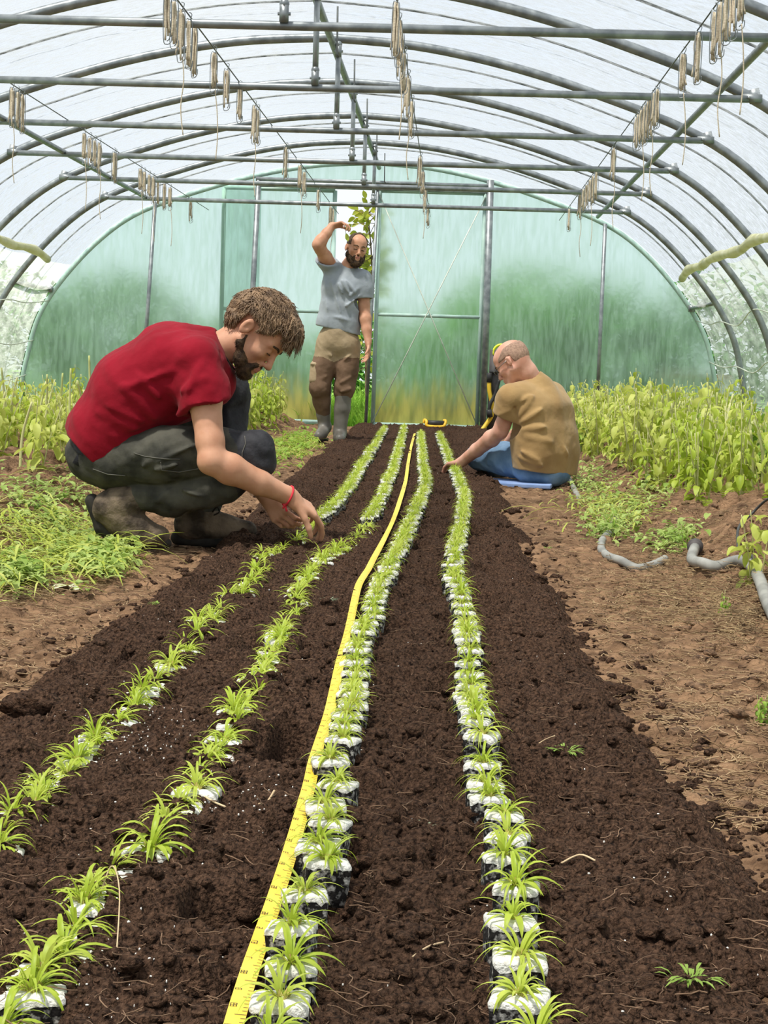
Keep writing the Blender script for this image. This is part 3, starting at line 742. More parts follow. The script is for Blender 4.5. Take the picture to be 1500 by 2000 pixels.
SV = [block_meshes(100 + i) for i in range(NV)]
ROWPX = [
    ('leftmost row', [(-60, 1680), (8, 1612), (25, 1575), (85, 1520), (125, 1478), (190, 1420), (240, 1375), (270, 1345), (330, 1290), (380, 1232), (430, 1180), (490, 1122), (520, 1078), (572, 1052), (604, 1034), (640, 1004), (680, 960), (708, 912), (738, 864), (752, 838)]),
    ('row left of tape', [(-40, 2040), (28, 1945), (95, 1840), (150, 1780), (205, 1675), (265, 1655), (300, 1600), (362, 1545), (395, 1485), (440, 1425), (480, 1352), (532, 1270), (562, 1200), (592, 1140), (622, 1090), (690, 1046), (740, 988), (772, 905), (784, 860), (790, 838)]),
    ('row right of tape', [(520, 2060), (538, 1985), (556, 1905), (572, 1850), (592, 1770), (612, 1712), (632, 1665), (640, 1620), (645, 1570), (652, 1520), (658, 1460), (676, 1400), (694, 1330), (708, 1250), (728, 1190), (748, 1130), (772, 1082), (797, 1030), (815, 990), (830, 945), (826, 900), (823, 862), (822, 845)]),
    ('rightmost row', [(1052, 2060), (1042, 1985), (1025, 1925), (1005, 1845), (1002, 1780), (1000, 1730), (992, 1672), (985, 1612), (963, 1575), (948, 1528), (944, 1490), (936, 1450), (926, 1395), (920, 1330), (917, 1262), (902, 1190), (890, 1150), (886, 1100), (893, 1052), (905, 1002), (905, 962), (890, 922), (871, 882), (858, 848)]),
]
SP = [0.112, 0.112, 0.112, 0.114]
BH = 0.05
entries = []
for ri, (nm, px) in enumerate(ROWPX):
    path = [G(u, v, BH if ri >= 2 else 0.03) for u, v in px]
    fine = spline(path, 14); acc = 0.0; nxt = 0.03; rr = random.Random(70 + ri); j = 0
    for p, q in zip(fine, fine[1:]):
        L = (q - p).length
        while acc + L >= nxt:
            t = (nxt - acc) / L; c = p + (q - p) * t
            y = c.y
            planted = ri < 2 and y < 6.75
            if ri < 2 and planted: step = SP[ri] * .68 * rr.uniform(.75, 1.25)
            else: step = SP[ri] * rr.uniform(.9, 1.1) * (0.82 if y > 5 else 1)
            entries.append((y, ri, c.x + rr.uniform(-.007, .007) * (2.0 if planted else 1), planted, rr.uniform(-.3, .3), rr.random(), (rr.uniform(-.09, .09), rr.uniform(-.09, .09))))
            nxt += step
        acc += L
entries = [e for e in entries if 1.3 < e[0] < 18.3]
def in_view(e):
    u, v = pix((e[2], e[0], 0.07)); return -40 < u < 1540 and v < 2110
entries = [e for e in entries if in_view(e)]
entries.sort(key=lambda e: e[0])
print('seedlings', len(entries))
cnt = [0] * 4
near = entries[:300]; far = entries[300:]
ex = np.array([e[2] for e in entries]); ey = np.array([e[0] for e in entries]); ez = bed_coarse(ex, ey)
for i, (y, ri, x, planted, rz, q, tl) in enumerate(near):
    z = ez[i] + 0.004 - (0.0550 if planted else 0.004)
    k = int(q * NV) % NV; ms = SV[k]; nm = ROWPX[ri][0]
    lab = ('green seedling planted in soil, %s from camera in %s' if planted else 'green seedling in white-topped soil block, %s from camera in %s') % (ordinal(cnt[ri]), nm)
    cnt[ri] += 1
    r = empty('seedling', (x, y, z), lab, 'seedling', 'seedlings in ' + nm, rz=rz)
    r.rotation_euler = (tl[0], tl[1], rz * .8)
    s = 0.92 + 0.25 * ((q * 31) % 1); r.scale = (s if not planted else s * 1.08,) * 3 if planted else (1.0, 1.0, 1.0)
    blk = link('soil_block', ms[0], r); cap = link('vermiculite_cap', ms[1], r); blk.scale = cap.scale = (1.0, .76, 1.0); link('foliage', ms[2], r); link('stem_base', ms[3], r)
# the rest of each row, far away, as one mass with four materials
bm_v = []; bm_f = []; bm_m = []; base = 0
mats4 = [M_block, M_cap, M_leaf[0], M_leaf[1]]
_c = []
for ms in SV:
    row = []
    for me in ms[:3]:
        co = np.empty(len(me.vertices) * 3); me.vertices.foreach_get('co', co)
        row.append((co.reshape(-1, 3), [tuple(p.vertices) for p in me.polygons]))
    _c.append(row)
for i, (y, ri, x, planted, rz, q, tl) in enumerate(far):
    z = ez[300 + i] - 0.002; k = int(q * NV) % NV; ca, sa = math.cos(q * 40), math.sin(q * 40)
    for pi_, (co, fs) in enumerate(_c[k]):
        w = np.stack([x + co[:, 0] * ca - co[:, 1] * sa, y + co[:, 0] * sa + co[:, 1] * ca, z + co[:, 2]], 1)
        bm_v.extend(map(tuple, w.tolist())); bm_f.extend([tuple(base + a for a in f) for f in fs]); bm_m.extend([pi_ if pi_ < 2 else 2 + k % 2] * len(fs)); base += len(co)
me = bpy.data.meshes.new('far_seedlings'); me.from_pydata(bm_v, [], bm_f); me.polygons.foreach_set('material_index', bm_m)
for m in mats4: me.materials.append(m)
me.update(); o = link('seedlings', me); tag(o, 'far ends of the four seedling rows near the end wall', 'seedlings', kind='stuff')

# ------------------------------------------------------------------ yellow measuring tape
M_tape = mat('yellow_tape', (0.84, 0.57, 0.035), (0.88, 0.64, 0.07), rough=0.4, scale=8, spec=0.4)
M_ink = mat('black_print', (0.05, 0.035, 0.02), rough=0.6)
TP = [(440, 2060), (455, 2000), (495, 1860), (540, 1730), (586, 1590), (604, 1530), (616, 1478), (642, 1392), (662, 1312), (680, 1240), (700, 1150), (722, 1106), (746, 1060), (765, 1020), (780, 980), (792, 940), (797, 905), (803, 872), (810, 846)]
path = spline([G(u, v, 0.035) for u, v in TP], 16)
zc = [max(hb(p.x + dx, p.y) for dx in (-.012, -.006, 0, .006, .012)) for p in path]
zm = [max(zc[max(0, i - 8):i + 9]) for i in range(len(path))]
zs = [max(sum(zm[max(0, i - 7):i + 8]) / len(zm[max(0, i - 7):i + 8]), max(zc[max(0, i - 1):i + 2])) + .004 for i in range(len(path))]
tp = []; sides = []
for i, p in enumerate(path):
    t = path[min(i + 1, len(path) - 1)] - path[max(i - 1, 0)]; t.z = 0; t.normalize()
    s = Vector((t.y, -t.x, 0)); s = (s + Vector((0, 0, 0.22 * math.sin(p.y * 2.1)))).normalized() * 0.0100
    tp.append(Vector((p.x, p.y, zs[i]))); sides.append(s)
tape = empty('measuring_tape', (path[0].x, path[0].y, zs[0]), 'yellow measuring tape with black graduations stretched along the bed', 'measuring tape')
b = MB(); b.ribbon(tp, sides); n0 = len(b.v)
b.add([tuple(Vector(v) - Vector((0, 0, .0006))) for v in b.v], [f[::-1] for f in b.f]); b.build('blade', M_tape, tape, world=True)
b = MB(); acc = 0; k = 0
cum = [0.0]
for p, q in zip(tp, tp[1:]): cum.append(cum[-1] + (q - p).length)
def along(d):
    i = min(max(np.searchsorted(cum, d) - 1, 0), len(tp) - 2); t = (d - cum[i]) / (cum[i + 1] - cum[i] + 1e-9)
    return tp[i].lerp(tp[i + 1], t), sides[i].lerp(sides[i + 1], t), (tp[i + 1] - tp[i]).normalized()
DIG = {'0': 'abcdef', '1': 'bc', '2': 'abged', '3': 'abgcd', '4': 'fgbc', '5': 'afgcd', '6': 'afgedc', '7': 'abc', '8': 'abcdefg', '9': 'abfgcd'}
SEG = {'a': ((0, 1), (1, 1)), 'b': ((1, 1), (1, .5)), 'c': ((1, .5), (1, 0)), 'd': ((0, 0), (1, 0)), 'e': ((0, 0), (0, .5)), 'f': ((0, .5), (0, 1)), 'g': ((0, .5), (1, .5))}
def ink(c, s, t, u0, u1, w0, w1):    # a printed rectangle in tape coordinates: along t, across s
    up = Vector((0, 0, .0005)); sn = s.normalized(); q = [c + t * a + sn * e + up for a, e in ((u0, w0), (u1, w0), (u1, w1), (u0, w1))]
    b.add(q, [(0, 1, 2, 3)])
d = 0.004; k = 0
while d < min(cum[-1] - 0.02, 5.0):
    c, s, t = along(d); L = 0.0115 if k % 10 == 0 else (0.008 if k % 5 == 0 else 0.0048)
    ink(c, s, t, -.0005, .0005, .0096 - L, .0096)
    if k % 5 == 2 and d < 3.2:
        num = str(900 - k // 10 * 10)[:2] if k % 10 == 2 else str(9 - (k // 10) % 10)
        for ci, ch in enumerate(num):
            for sg in DIG[ch]:
                (x0, y0), (x1, y1) = SEG[sg]; hgt, wid = .0062, .0036
                o0 = -.0085; a0 = .001 + ci * .0052
                ink(c, s, t, a0 + min(x0, x1) * wid - .0004, a0 + max(x0, x1) * wid + .0004, o0 + min(y0, y1) * hgt - .0004, o0 + max(y0, y1) * hgt + .0004)
    d += 0.01; k += 1
b.build('printed_graduations', M_ink, tape, world=True, smooth=False)
# the tape's open reel by the end wall
M_black = mat('black_plastic', (0.02, 0.02, 0.022), (0.05, 0.05, 0.05), rough=0.5, scale=10)
M_orange = mat('yellow_orange_plastic', (0.85, 0.45, 0.03), (0.9, 0.55, 0.05), rough=0.45, scale=10)
c = P(849, 838, 18.0); c.z = max(hb(c.x, c.y), 0) + 0.05; RS = 0.55
reel = empty('tape_reel', (c.x, c.y, c.z - 0.05), 'black and orange tape reel lying at the foot of the closed door', 'tape reel')
b = MB(); b.tube([c + Vector((-.10, 0, 0)), c + Vector((.10, 0, 0))], .032, 14); b.build('grip', M_black, reel, world=True)
b = MB(); b.tube(spline([c + Vector(q) * RS for q in ((-.21, 0, 0), (-.20, 0, .06), (-.16, -.06, .03), (-.14, -.09, -.05), (.14, -.09, -.055), (.2, -.05, 0), (.2, 0, .06), (.16, 0, .05))], 5), .016, 8); b.build('frame', M_orange, reel, world=True)
# ------------------------------------------------------------------ leafy plants along both side walls
M_plant = [mat('plant_leaf_%d' % i, a, c, rough=0.5, scale=9, trans=0.42, spec=0.35) for i, (a, c) in enumerate((
    ((0.33, 0.45, 0.03), (0.52, 0.62, 0.10)), ((0.45, 0.54, 0.07), (0.66, 0.70, 0.20)), ((0.20, 0.36, 0.04), (0.38, 0.52, 0.08))))]
M_stalk = mat('pale_stalk', (0.40, 0.44, 0.16), (0.60, 0.58, 0.30), rough=0.6, scale=14, stretch=(1, 1, 0.2))
M_weed = mat('weed_leaf', (0.24, 0.37, 0.06), (0.50, 0.60, 0.20), rough=0.55, scale=10, trans=0.35)
M_dry = mat('dry_plant_litter', (0.13, 0.085, 0.045), (0.46, 0.33, 0.18), rough=0.9, scale=14)
def plant_meshes(seed, H, ns, leafL, mi):
    rr = random.Random(seed); st = MB(); lf = MB()
    for i in range(ns):
        a = rr.uniform(0, 2 * PI); r0 = rr.uniform(0, .05); h = H * rr.uniform(.65, 1.05); lean = rr.uniform(.0, .30)
        pts = spline([(math.cos(a) * r0, math.sin(a) * r0, -.03), (math.cos(a) * (r0 + lean * h * .4), math.sin(a) * (r0 + lean * h * .4), h * .5), (math.cos(a) * (r0 + lean * h), math.sin(a) * (r0 + lean * h), h)], 5)
        st.tube(pts, [.0045 * (1 - .05 * j) for j in range(len(pts))], 6)
        nl = int(10 + 6 * rr.random()); cut = rr.random() < .3
        for j in range(nl):
            t = .22 + .78 * (j + rr.random() * .6) / nl
            if cut and t > .75: continue
            q = pts[min(int(t * (len(pts) - 1)), len(pts) - 1)]; b = j * 2.4 + rr.uniform(-.5, .5)
            L = leafL * 1.12 * rr.uniform(.6, 1.15) * (1.15 - .45 * t)
            lf.leaf(q, (math.cos(b), math.sin(b), rr.uniform(-.6, .7)), (rr.uniform(-.3, .3), rr.uniform(-.3, .3), 1), L, L * rr.uniform(.30, .5), rr.uniform(.7, 2.4), rr.uniform(.05, .8), 6, shape=.8, wave=.05, stalk=.16)
    return st.mesh('stems'), lf.mesh('foliage'), M_plant[mi]
PV = []
for i, (H, ns, L, mi) in enumerate(((.50, 4, .10, 0), (.46, 4, .11, 1), (.40, 5, .09, 0), (.54, 3, .12, 1), (.36, 5, .10, 2), (.44, 4, .10, 0), (.48, 4, .09, 1), (.32, 5, .11, 2))):
    a, b, m = plant_meshes(300 + i, H, ns, L, mi); a.materials.append(M_stalk); b.materials.append(m); PV.append((a, b))
def place_plants(pts, lab, grp, kinds, smin=.8, smax=1.1):
    hz = floor_h(np.array([p[0] for p in pts]), np.array([p[1] for p in pts]))
    for i, ((x, y), z) in enumerate(zip(pts, hz)):
        k = kinds[i % len(kinds)]
        r = empty('leafy_plant', (x, y, float(z) - .01), lab, 'plant', grp, rz=i * 2.39)
        s = smin + (smax - smin) * ((i * .618) % 1); r.scale = (s, s, s * (.92 + .16 * ((i * .37) % 1)))
        link('stems', PV[k][0], r); link('foliage', PV[k][1], r)
rr = random.Random(12)
def poisson(n, fx, dmin):
    out = []
    for _ in range(n * 60):
        p = fx()
        if p is not None and all((p[0] - q[0]) ** 2 + (p[1] - q[1]) ** 2 > dmin * dmin for q in out): out.append(p)
        if len(out) >= n: break
    return out
def f_right():
    y = rr.uniform(7.6, 18.1); x0 = 1.10 - .010 * (y - 8)
    x = rr.uniform(x0, min(2.75, x0 + 1.5)); u, v = pix((x, y, .3))
    if u > 1560: return None
    if x > 2.45 and y < 15: return None
    return (x, y)
place_plants(poisson(185, f_right, .20), 'yellow-green leafy plant in the dense stand along the right wall', 'leafy plants along the right wall', [0, 1, 5, 2, 6, 3, 4])
def f_left():
    y = rr.uniform(8.6, 14.0); x = rr.uniform(-3.4, -1.78 - .03 * (y - 8)); u, v = pix((x, y, .3))
    return (x, y) if u > -60 else None
place_plants(poisson(75, f_left, .21), 'yellow-green leafy plant in the dense stand along the left wall', 'leafy plants along the left wall', [1, 0, 3, 6, 5], .62, .88)
def f_mid():
    y = rr.uniform(14.3, 17.9); x = rr.uniform(-2.9, -1.72); u, v = pix((x, y, .3))
    return (x, y)
place_plants(poisson(55, f_mid, .2), 'bushy yellow-green plant behind the red-shirted man, left of the doorway', 'leafy plants left of the doorway', [2, 0, 5, 4, 1], .85, 1.2)
# single plants one can point to
for (u, v, k, s, lab) in ((1482, 1120, 3, .62, 'broad-leaved green plant at the right edge above the bent grey hose'), (1440, 985, 1, .8, 'pale green drooping plant at the front of the right-hand stand'), (1340, 1045, 4, .3, 'small broad-leaved sprout beside the coupling of the grey hose'),
                          (1190, 1010, 4, .36, 'small green sprout beside the thin grey hose'), (1490, 1335, 7, .22, 'single green sprout at the right edge of the path'), (60, 960, 3, .85, 'tall broad-leaved plant at the front of the left-hand stand'), (1418, 1150, 4, .25, 'small sprout under the grey hose near the right edge')):
    g = G(u, v, 0.05); r = empty('leafy_plant', (g.x, g.y, hf(g.x, g.y) - .01), lab, 'plant', rz=u * .1); r.scale = (s, s, s)
    link('stems', PV[k][0], r); link('foliage', PV[k][1], r)
# bare cut stalks standing in the stands
SM = []
for i in range(4):
    r2 = random.Random(80 + i); b = MB(); h = .46 + .12 * r2.random()
    b.tube(spline([(0, 0, -.04), (r2.uniform(-.02, .02), r2.uniform(-.02, .02), h * .5), (r2.uniform(-.05, .05), r2.uniform(-.03, .03), h)], 5), [.0085 - .0003 * j for j in range(11)], 7)
    me = b.mesh('cut_stalk'); me.materials.append(M_stalk); SM.append(me)
def stalks(n, f, lab, grp):
    for i, (x, y) in enumerate(poisson(n, f, .1)):
        o = link('cut_stalk', SM[i % 4]); o.location = (x, y, hf(x, y)); o.rotation_euler = (rr.uniform(-.1, .1), rr.uniform(-.1, .1), i); o.scale = (1, 1, rr.uniform(.65, 1.0)); tag(o, lab, 'stalk', grp)
stalks(34, lambda: (lambda y: (rr.uniform(1.35, 1.6 + .1 * (y - 7)), y))(rr.uniform(7.4, 13)), 'bare pale cut stalk standing among the plants along the right wall', 'cut stalks on the right')
stalks(22, lambda: (lambda y: (rr.uniform(-2.6, -1.85), y))(rr.uniform(8.2, 10.5)), 'bare pale cut stalk standing among the plants along the left wall', 'cut stalks on the left')
# low weeds on the banks
def weeds(name, n, f, lab, cat, m, L0, L1, W, up=(0.1, 1.0)):
    b = MB(); pts = [f() for _ in range(n)]; hz = floor_h(np.array([p[0] for p in pts]), np.array([p[1] for p in pts]))
    for (x, y), z in zip(pts, hz):
        a = rr.uniform(0, 2 * PI); L = rr.uniform(L0, L1)
        b.leaf((x, y, z + rr.uniform(0, .06)), (math.cos(a), math.sin(a), rr.uniform(*up)), (0, 0, 1), L, L * W * rr.uniform(.7, 1.3), rr.uniform(.4, 1.6), .3, 4, wave=.06)
    o = b.build(name, m); tag(o, lab, cat, kind='stuff')
def gf(us, vs, d=0):
    def f():
        g = G(rr.uniform(*us), rr.uniform(*vs), .06); return (g.x, g.y)
    return f
def blobs(cs):
    def f():
        u, v, su, sv = rr.choice(cs); g = G(rr.gauss(u, su), rr.gauss(v, sv), .06); return (g.x, min(g.y, 18))
    return f
weeds('low_weeds', 2000, blobs([(60, 1010, 60, 25), (150, 1040, 40, 22), (110, 985, 50, 18), (200, 1060, 25, 12), (40, 1085, 30, 10), (230, 1020, 20, 20)]), 'low green weeds and wilted leaves on the left bank', 'weeds', M_weed, .02, .07, .40)
weeds('low_weeds', 1300, blobs([(1170, 950, 30, 20), (1220, 975, 30, 16), (1150, 915, 25, 14), (1270, 960, 30, 20), (1190, 1000, 25, 10), (1310, 1030, 25, 8)]), 'low green weeds on the right bank behind the seated man', 'weeds', M_weed, .02, .065, .40)
weeds('low_weeds', 900, blobs([(540, 860, 35, 12), (590, 845, 20, 10), (500, 880, 25, 10)]), 'low pale weeds on the left bank before the booted man', 'weeds', M_plant[2], .03, .09, .4)
weeds('cut_grass', 1500, blobs([(120, 1020, 60, 25), (180, 1050, 40, 15), (1200, 970, 50, 18), (560, 860, 40, 12), (30, 1060, 40, 25)]), 'long wilted grass blades lying on the banks', 'grass', M_plant[1], .08, .22, .05, (-.05, .6))
# pulled roots and litter on the right bank
b = MB()
for i in range(2600):
    u, v, su, sv = rr.choice([(1330, 1010, 50, 20), (1300, 1060, 60, 18), (1420, 1120, 50, 22), (1440, 1170, 40, 20), (1290, 1130, 60, 25), (20, 1050, 40, 25), (60, 1110, 50, 15), (150, 970, 40, 8)])
    g = G(rr.gauss(u, su), rr.gauss(v, sv), .04); z = hf(g.x, g.y); fibre(b, g.x, g.y, z + rr.uniform(.003, .03), rr.uniform(.03, .10), rr.uniform(.0006, .0015), rr, 5)
tag(b.build('pulled_roots', M_dry), 'pulled dry roots and stems piled on the banks', 'roots', kind='stuff')
# ------------------------------------------------------------------ people: smooth bodies grown from limb and muscle volumes
class Sculpt:
    def __init__(s, lo, hi, h):
        s.h = h; s.lo = np.array(lo, float); s.n = np.ceil((np.array(hi) - s.lo) / h).astype(int) + 1
        s.ax = [s.lo[i] + h * np.arange(s.n[i]) for i in range(3)]
        s.D = np.full(s.n, 10.0, np.float32)
    def _sl(s, lo, hi):
        a = np.clip(np.floor((np.array(lo) - s.lo) / s.h).astype(int), 0, s.n); b = np.clip(np.ceil((np.array(hi) - s.lo) / s.h).astype(int) + 1, 0, s.n)
        return tuple(slice(a[i], b[i]) for i in range(3))
    def _co(s, sl):
        return s.ax[0][sl[0]][:, None, None], s.ax[1][sl[1]][None, :, None], s.ax[2][sl[2]][None, None, :]
    def _mix(s, sl, d, k, mode):
        A = s.D[sl]
        if mode == 'add':
            if k > 0:
                hh = np.clip(0.5 + 0.5 * (A - d) / k, 0, 1); r = A * (1 - hh) + d * hh - k * hh * (1 - hh); r = np.where(A > 5, d, r)
            else: r = np.minimum(A, d)
        else:
            if k > 0:
                hh = np.clip(0.5 - 0.5 * (A + d) / k, 0, 1); r = A * (1 - hh) - d * hh + k * hh * (1 - hh)
            else: r = np.maximum(A, -d)
        s.D[sl] = r
    def cone(s, a, b, ra, rb=None, k=0.02, mode='add'):
        rb = ra if rb is None else rb; a = np.array(a, float); b = np.array(b, float)
        m = max(ra, rb) + k + 3 * s.h; sl = s._sl(np.minimum(a, b) - m, np.maximum(a, b) + m); x, y, z = s._co(sl)
        ab = b - a; L2 = ab.dot(ab) + 1e-12
        t = np.clip(((x - a[0]) * ab[0] + (y - a[1]) * ab[1] + (z - a[2]) * ab[2]) / L2, 0, 1)
        d = np.sqrt((x - a[0] - t * ab[0]) ** 2 + (y - a[1] - t * ab[1]) ** 2 + (z - a[2] - t * ab[2]) ** 2) - (ra + (rb - ra) * t)
        s._mix(sl, d, k, mode); return s
    def chain(s, pts, rs, k=0.02, mode='add'):
        for i in range(len(pts) - 1): s.cone(pts[i], pts[i + 1], rs[i], rs[i + 1], k, mode)
        return s
    def ell(s, c, r, R=None, k=0.02, mode='add'):
        c = np.array(c, float); r = np.array(r, float); m = r.max() + k + 3 * s.h; sl = s._sl(c - m, c + m); x, y, z = s._co(sl)
        x = x - c[0]; y = y - c[1]; z = z - c[2]
        if R is not None:
            M = np.array(R); q = [x * M[0, i] + y * M[1, i] + z * M[2, i] for i in range(3)]
        else: q = [x, y, z]
        k0 = np.sqrt((q[0] / r[0]) ** 2 + (q[1] / r[1]) ** 2 + (q[2] / r[2]) ** 2); k1 = np.sqrt((q[0] / r[0] ** 2) ** 2 + (q[1] / r[1] ** 2) ** 2 + (q[2] / r[2] ** 2) ** 2) + 1e-9
        s._mix(sl, k0 * (k0 - 1) / k1, k, mode); return s
    def cut(s, p, n, k=0.006):            # remove the side the normal points to
        p = np.array(p, float); n = np.array(n, float); n = n / np.linalg.norm(n); sl = tuple(slice(0, q) for q in s.n); x, y, z = s._co(sl)
        d = (x - p[0]) * n[0] + (y - p[1]) * n[1] + (z - p[2]) * n[2]
        s._mix(sl, -d, k, 'sub'); return s
    def intersect(s, f):
        sl = tuple(slice(0, q) for q in s.n); x, y, z = s._co(sl); s.D = np.maximum(s.D, f(x, y, z)).astype(np.float32); return s
    def wrinkle(s, f):                    # f(x, y, z) is added to the distance near the surface
        sl = tuple(slice(0, q) for q in s.n); m = np.abs(s.D) < 0.05; I = np.nonzero(m)
        s.D[I] += f(s.ax[0][I[0]], s.ax[1][I[1]], s.ax[2][I[2]]); return s
    def carve(s, other, off):             # hollow out where another sculpt (same grid) is, grown by off
        s.D = np.maximum(s.D, -(other.D - off)); return s
    def mesh(s, name, smooth=2):
        D = s.D; S = D < 0
        c = [S[i:S.shape[0] - 1 + i, j:S.shape[1] - 1 + j, k:S.shape[2] - 1 + k] for i in (0, 1) for j in (0, 1) for k in (0, 1)]
        tot = sum(q.astype(np.int8) for q in c); I = np.argwhere((tot > 0) & (tot < 8))
        idx = -np.ones(tot.shape, np.int64); idx[tuple(I.T)] = np.arange(len(I))
        acc = np.zeros((len(I), 3)); cnt = np.zeros(len(I))
        cor = [(i, j, k) for i in (0, 1) for j in (0, 1) for k in (0, 1)]
        val = [D[I[:, 0] + i, I[:, 1] + j, I[:, 2] + k].astype(float) for i, j, k in cor]
        for a in range(8):
            for b in range(a + 1, 8):
                df = [cor[b][q] - cor[a][q] for q in range(3)]
                if sum(abs(q) for q in df) != 1: continue
                x = (val[a] < 0) != (val[b] < 0); t = np.where(x, val[a] / (val[a] - val[b] + 1e-12), 0)
                for q in range(3): acc[:, q] += np.where(x, cor[a][q] + t * df[q], 0)
                cnt += x
        V = s.lo + (I + acc / cnt[:, None]) * s.h
        Q = []
        for ax in range(3):
            sh = [slice(None)] * 3; s0 = list(sh); s1 = list(sh); s0[ax] = slice(0, -1); s1[ax] = slice(1, None)
            A = S[tuple(s0)]; B = S[tuple(s1)]; E = np.argwhere(A != B); o1, o2 = [(1, 2), (2, 0), (0, 1)][ax]
            ok = (E[:, o1] > 0) & (E[:, o2] > 0) & (E[:, o1] < S.shape[o1] - 1) & (E[:, o2] < S.shape[o2] - 1); E = E[ok]
            if not len(E): continue
            def at(d1, d2):
                e = E.copy(); e[:, o1] -= d1; e[:, o2] -= d2; return idx[tuple(e.T)]
            q = np.stack([at(1, 1), at(0, 1), at(0, 0), at(1, 0)], 1); fl = ~A[tuple(E.T)]; q[fl] = q[fl][:, ::-1]; Q.append(q)
        Q = np.concatenate(Q); Q = Q[(Q >= 0).all(1)]
        for _ in range(smooth):           # light relaxation
            sm = np.zeros_like(V); ct = np.zeros(len(V))
            for a in range(4):
                b = (a + 1) % 4; np.add.at(sm, Q[:, a], V[Q[:, b]]); np.add.at(ct, Q[:, a], 1); np.add.at(sm, Q[:, b], V[Q[:, a]]); np.add.at(ct, Q[:, b], 1)
            V = 0.5 * V + 0.5 * sm / np.maximum(ct, 1)[:, None]
        me = bpy.data.meshes.new(name); me.vertices.add(len(V)); me.vertices.foreach_set('co', V.astype(np.float32).ravel())
        me.loops.add(Q.size); me.loops.foreach_set('vertex_index', Q.ravel().astype(np.int32)); me.polygons.add(len(Q))
        me.polygons.foreach_set('loop_start', np.arange(0, Q.size, 4, dtype=np.int32)); me.polygons.foreach_set('use_smooth', np.ones(len(Q), dtype=bool))
        me.update(calc_edges=True); me.validate(); s.V = V; s.Q = Q; return me
def paint(me, rules):                     # material slots by region: rules = [(slot, test(x, y, z))]
    n = len(me.polygons); c = np.empty(n * 3); me.polygons.foreach_get('center', c); c = c.reshape(-1, 3); mi = np.zeros(n, np.int32)
    for slot, f in rules: mi[f(c[:, 0], c[:, 1], c[:, 2])] = slot
    me.polygons.foreach_set('material_index', mi)

class Frame:                              # a placed, turned, scaled local frame: x forward, y to the figure's left, z up
    def __init__(s, o, fwd, up, sc=1.0):
        s.o = Vector(o); f = Vector(fwd).normalized(); l = Vector(up).cross(f).normalized(); u = f.cross(l); s.R = Matrix((f, l, u)).transposed(); s.s = sc
    def __call__(s, x, y, z): return s.o + s.R @ (Vector((x, y, z)) * s.s)
    def inv(s, x, y, z):                  # arrays of world points -> local
        p = [x - s.o.x, y - s.o.y, z - s.o.z]; M = s.R
        return [(p[0] * M[0][i] + p[1] * M[1][i] + p[2] * M[2][i]) / s.s for i in range(3)]

def head_volumes(S, H, nose=1.0, jaw=1.0, thick=1.0):
    s = H.s; R = H.R
    def E(c, r, k=.012, mode='add', rot=None): S.ell(H(*c), [q * s for q in r], R if rot is None else R @ rot, k * s, mode)
    def C(a, b, ra, rb, k=.01, mode='add'): S.cone(H(*a), H(*b), ra * s, rb * s, k * s, mode)
    E((-.008, 0, .042), (.099, .076 * thick, .084)); E((-.03, 0, .02), (.075, .070 * thick, .07))
    E((.040, 0, -.012), (.054, .062 * thick, .072), .02); E((.045, 0, .05), (.05, .058, .05), .02)
    for y in (1, -1):
        C((.0, y * .056 * thick, -.040), (.066, y * .018, -.094), .020 * jaw, .020 * jaw, .02)
        E((.062, y * .042, -.018), (.024, .020, .018), .014)                        # cheekbone
        C((.090, y * .012, .026), (.072, y * .048, .024), .0095, .0085, .012)       # brow
        E((.097, y * .031, .006), (.017, .017, .012), .010, 'sub')                  # eye socket
        E((.079, y * .031, .004), (.0130, .0140, .0125), .002)                      # eyeball under its lids
        E((.104, y * .012, -.033), (.010, .0075, .008), .006)                       # nostril wing
        E((.108, y * .0065, -.0415), (.005, .0032, .004), .002, 'sub')
        e = Matrix.Rotation(y * -0.35, 3, 'Z')
        E((-.012, y * .081 * thick, .002), (.019, .0085, .031), .005, 'add', e); E((-.006, y * .0885 * thick, .004), (.010, .006, .018), .004, 'sub', e); E((-.004, y * .080 * thick, -.006), (.006, .006, .007), .004)
    C((.086, 0, -.088), (.082, 0, -.096), .016 * jaw, .017 * jaw, .02)
    C((.092, 0, .014), (.113 * nose - .0 * 1, 0, -.026), .0085, .0105, .010); E((.114 * nose, 0, -.030), (.0115, .0115, .0095), .006)
    E((.086, 0, -.060), (.018, .028, .022), .012)
    E((.101, 0, -.0580), (.007, .021, .0042), .003); E((.1000, 0, -.0675), (.0075, .019, .0050), .003); E((.110, 0, -.0625), (.010, .026, .0012), .0015, 'sub')
def lips_rule(H):
    def f(x, y, z):
        a, b, c = H.inv(x, y, z); return (a > .098) & (np.abs(b) < .021) & (c > -.073) & (c < -.053)
    return f
def eyes(root, H, m_white, m_iris, gaze=-.25, open_=0.0, lash=.0016):
    for y in (1, -1):
        f = (H.R @ Vector((1, 0, gaze))).normalized()
        e = MB(); e.sphere(H(.0770 + open_, y * .030, .002), .0108 * H.s, 14, 10); e = e.build('eye', m_white, root, world=True)
        i = MB(); i.sphere(H(.0770 + open_, y * .030, .002) + f * .0055 * H.s, .0062 * H.s, 10, 8); linkw('iris', i.mesh('iris'), e).data.materials.append(m_iris)
        l = MB(); l.tube(spline([H(.0895, y * .0200, -.0005), H(.0935, y * .027, -.0005), H(.0930, y * .035, -.001), H(.0860, y * .0430, -.002)], 4), lash * H.s, 5); l.build('eyelash', M_beard, root, world=True)
        w = MB(); w.tube(spline([H(.099, y * .013, .0245), H(.0955, y * .028, .031), H(.080, y * .048, .027)], 5), .0040 * H.s, 6); w.build('eyebrow', M_beard, root, world=True)

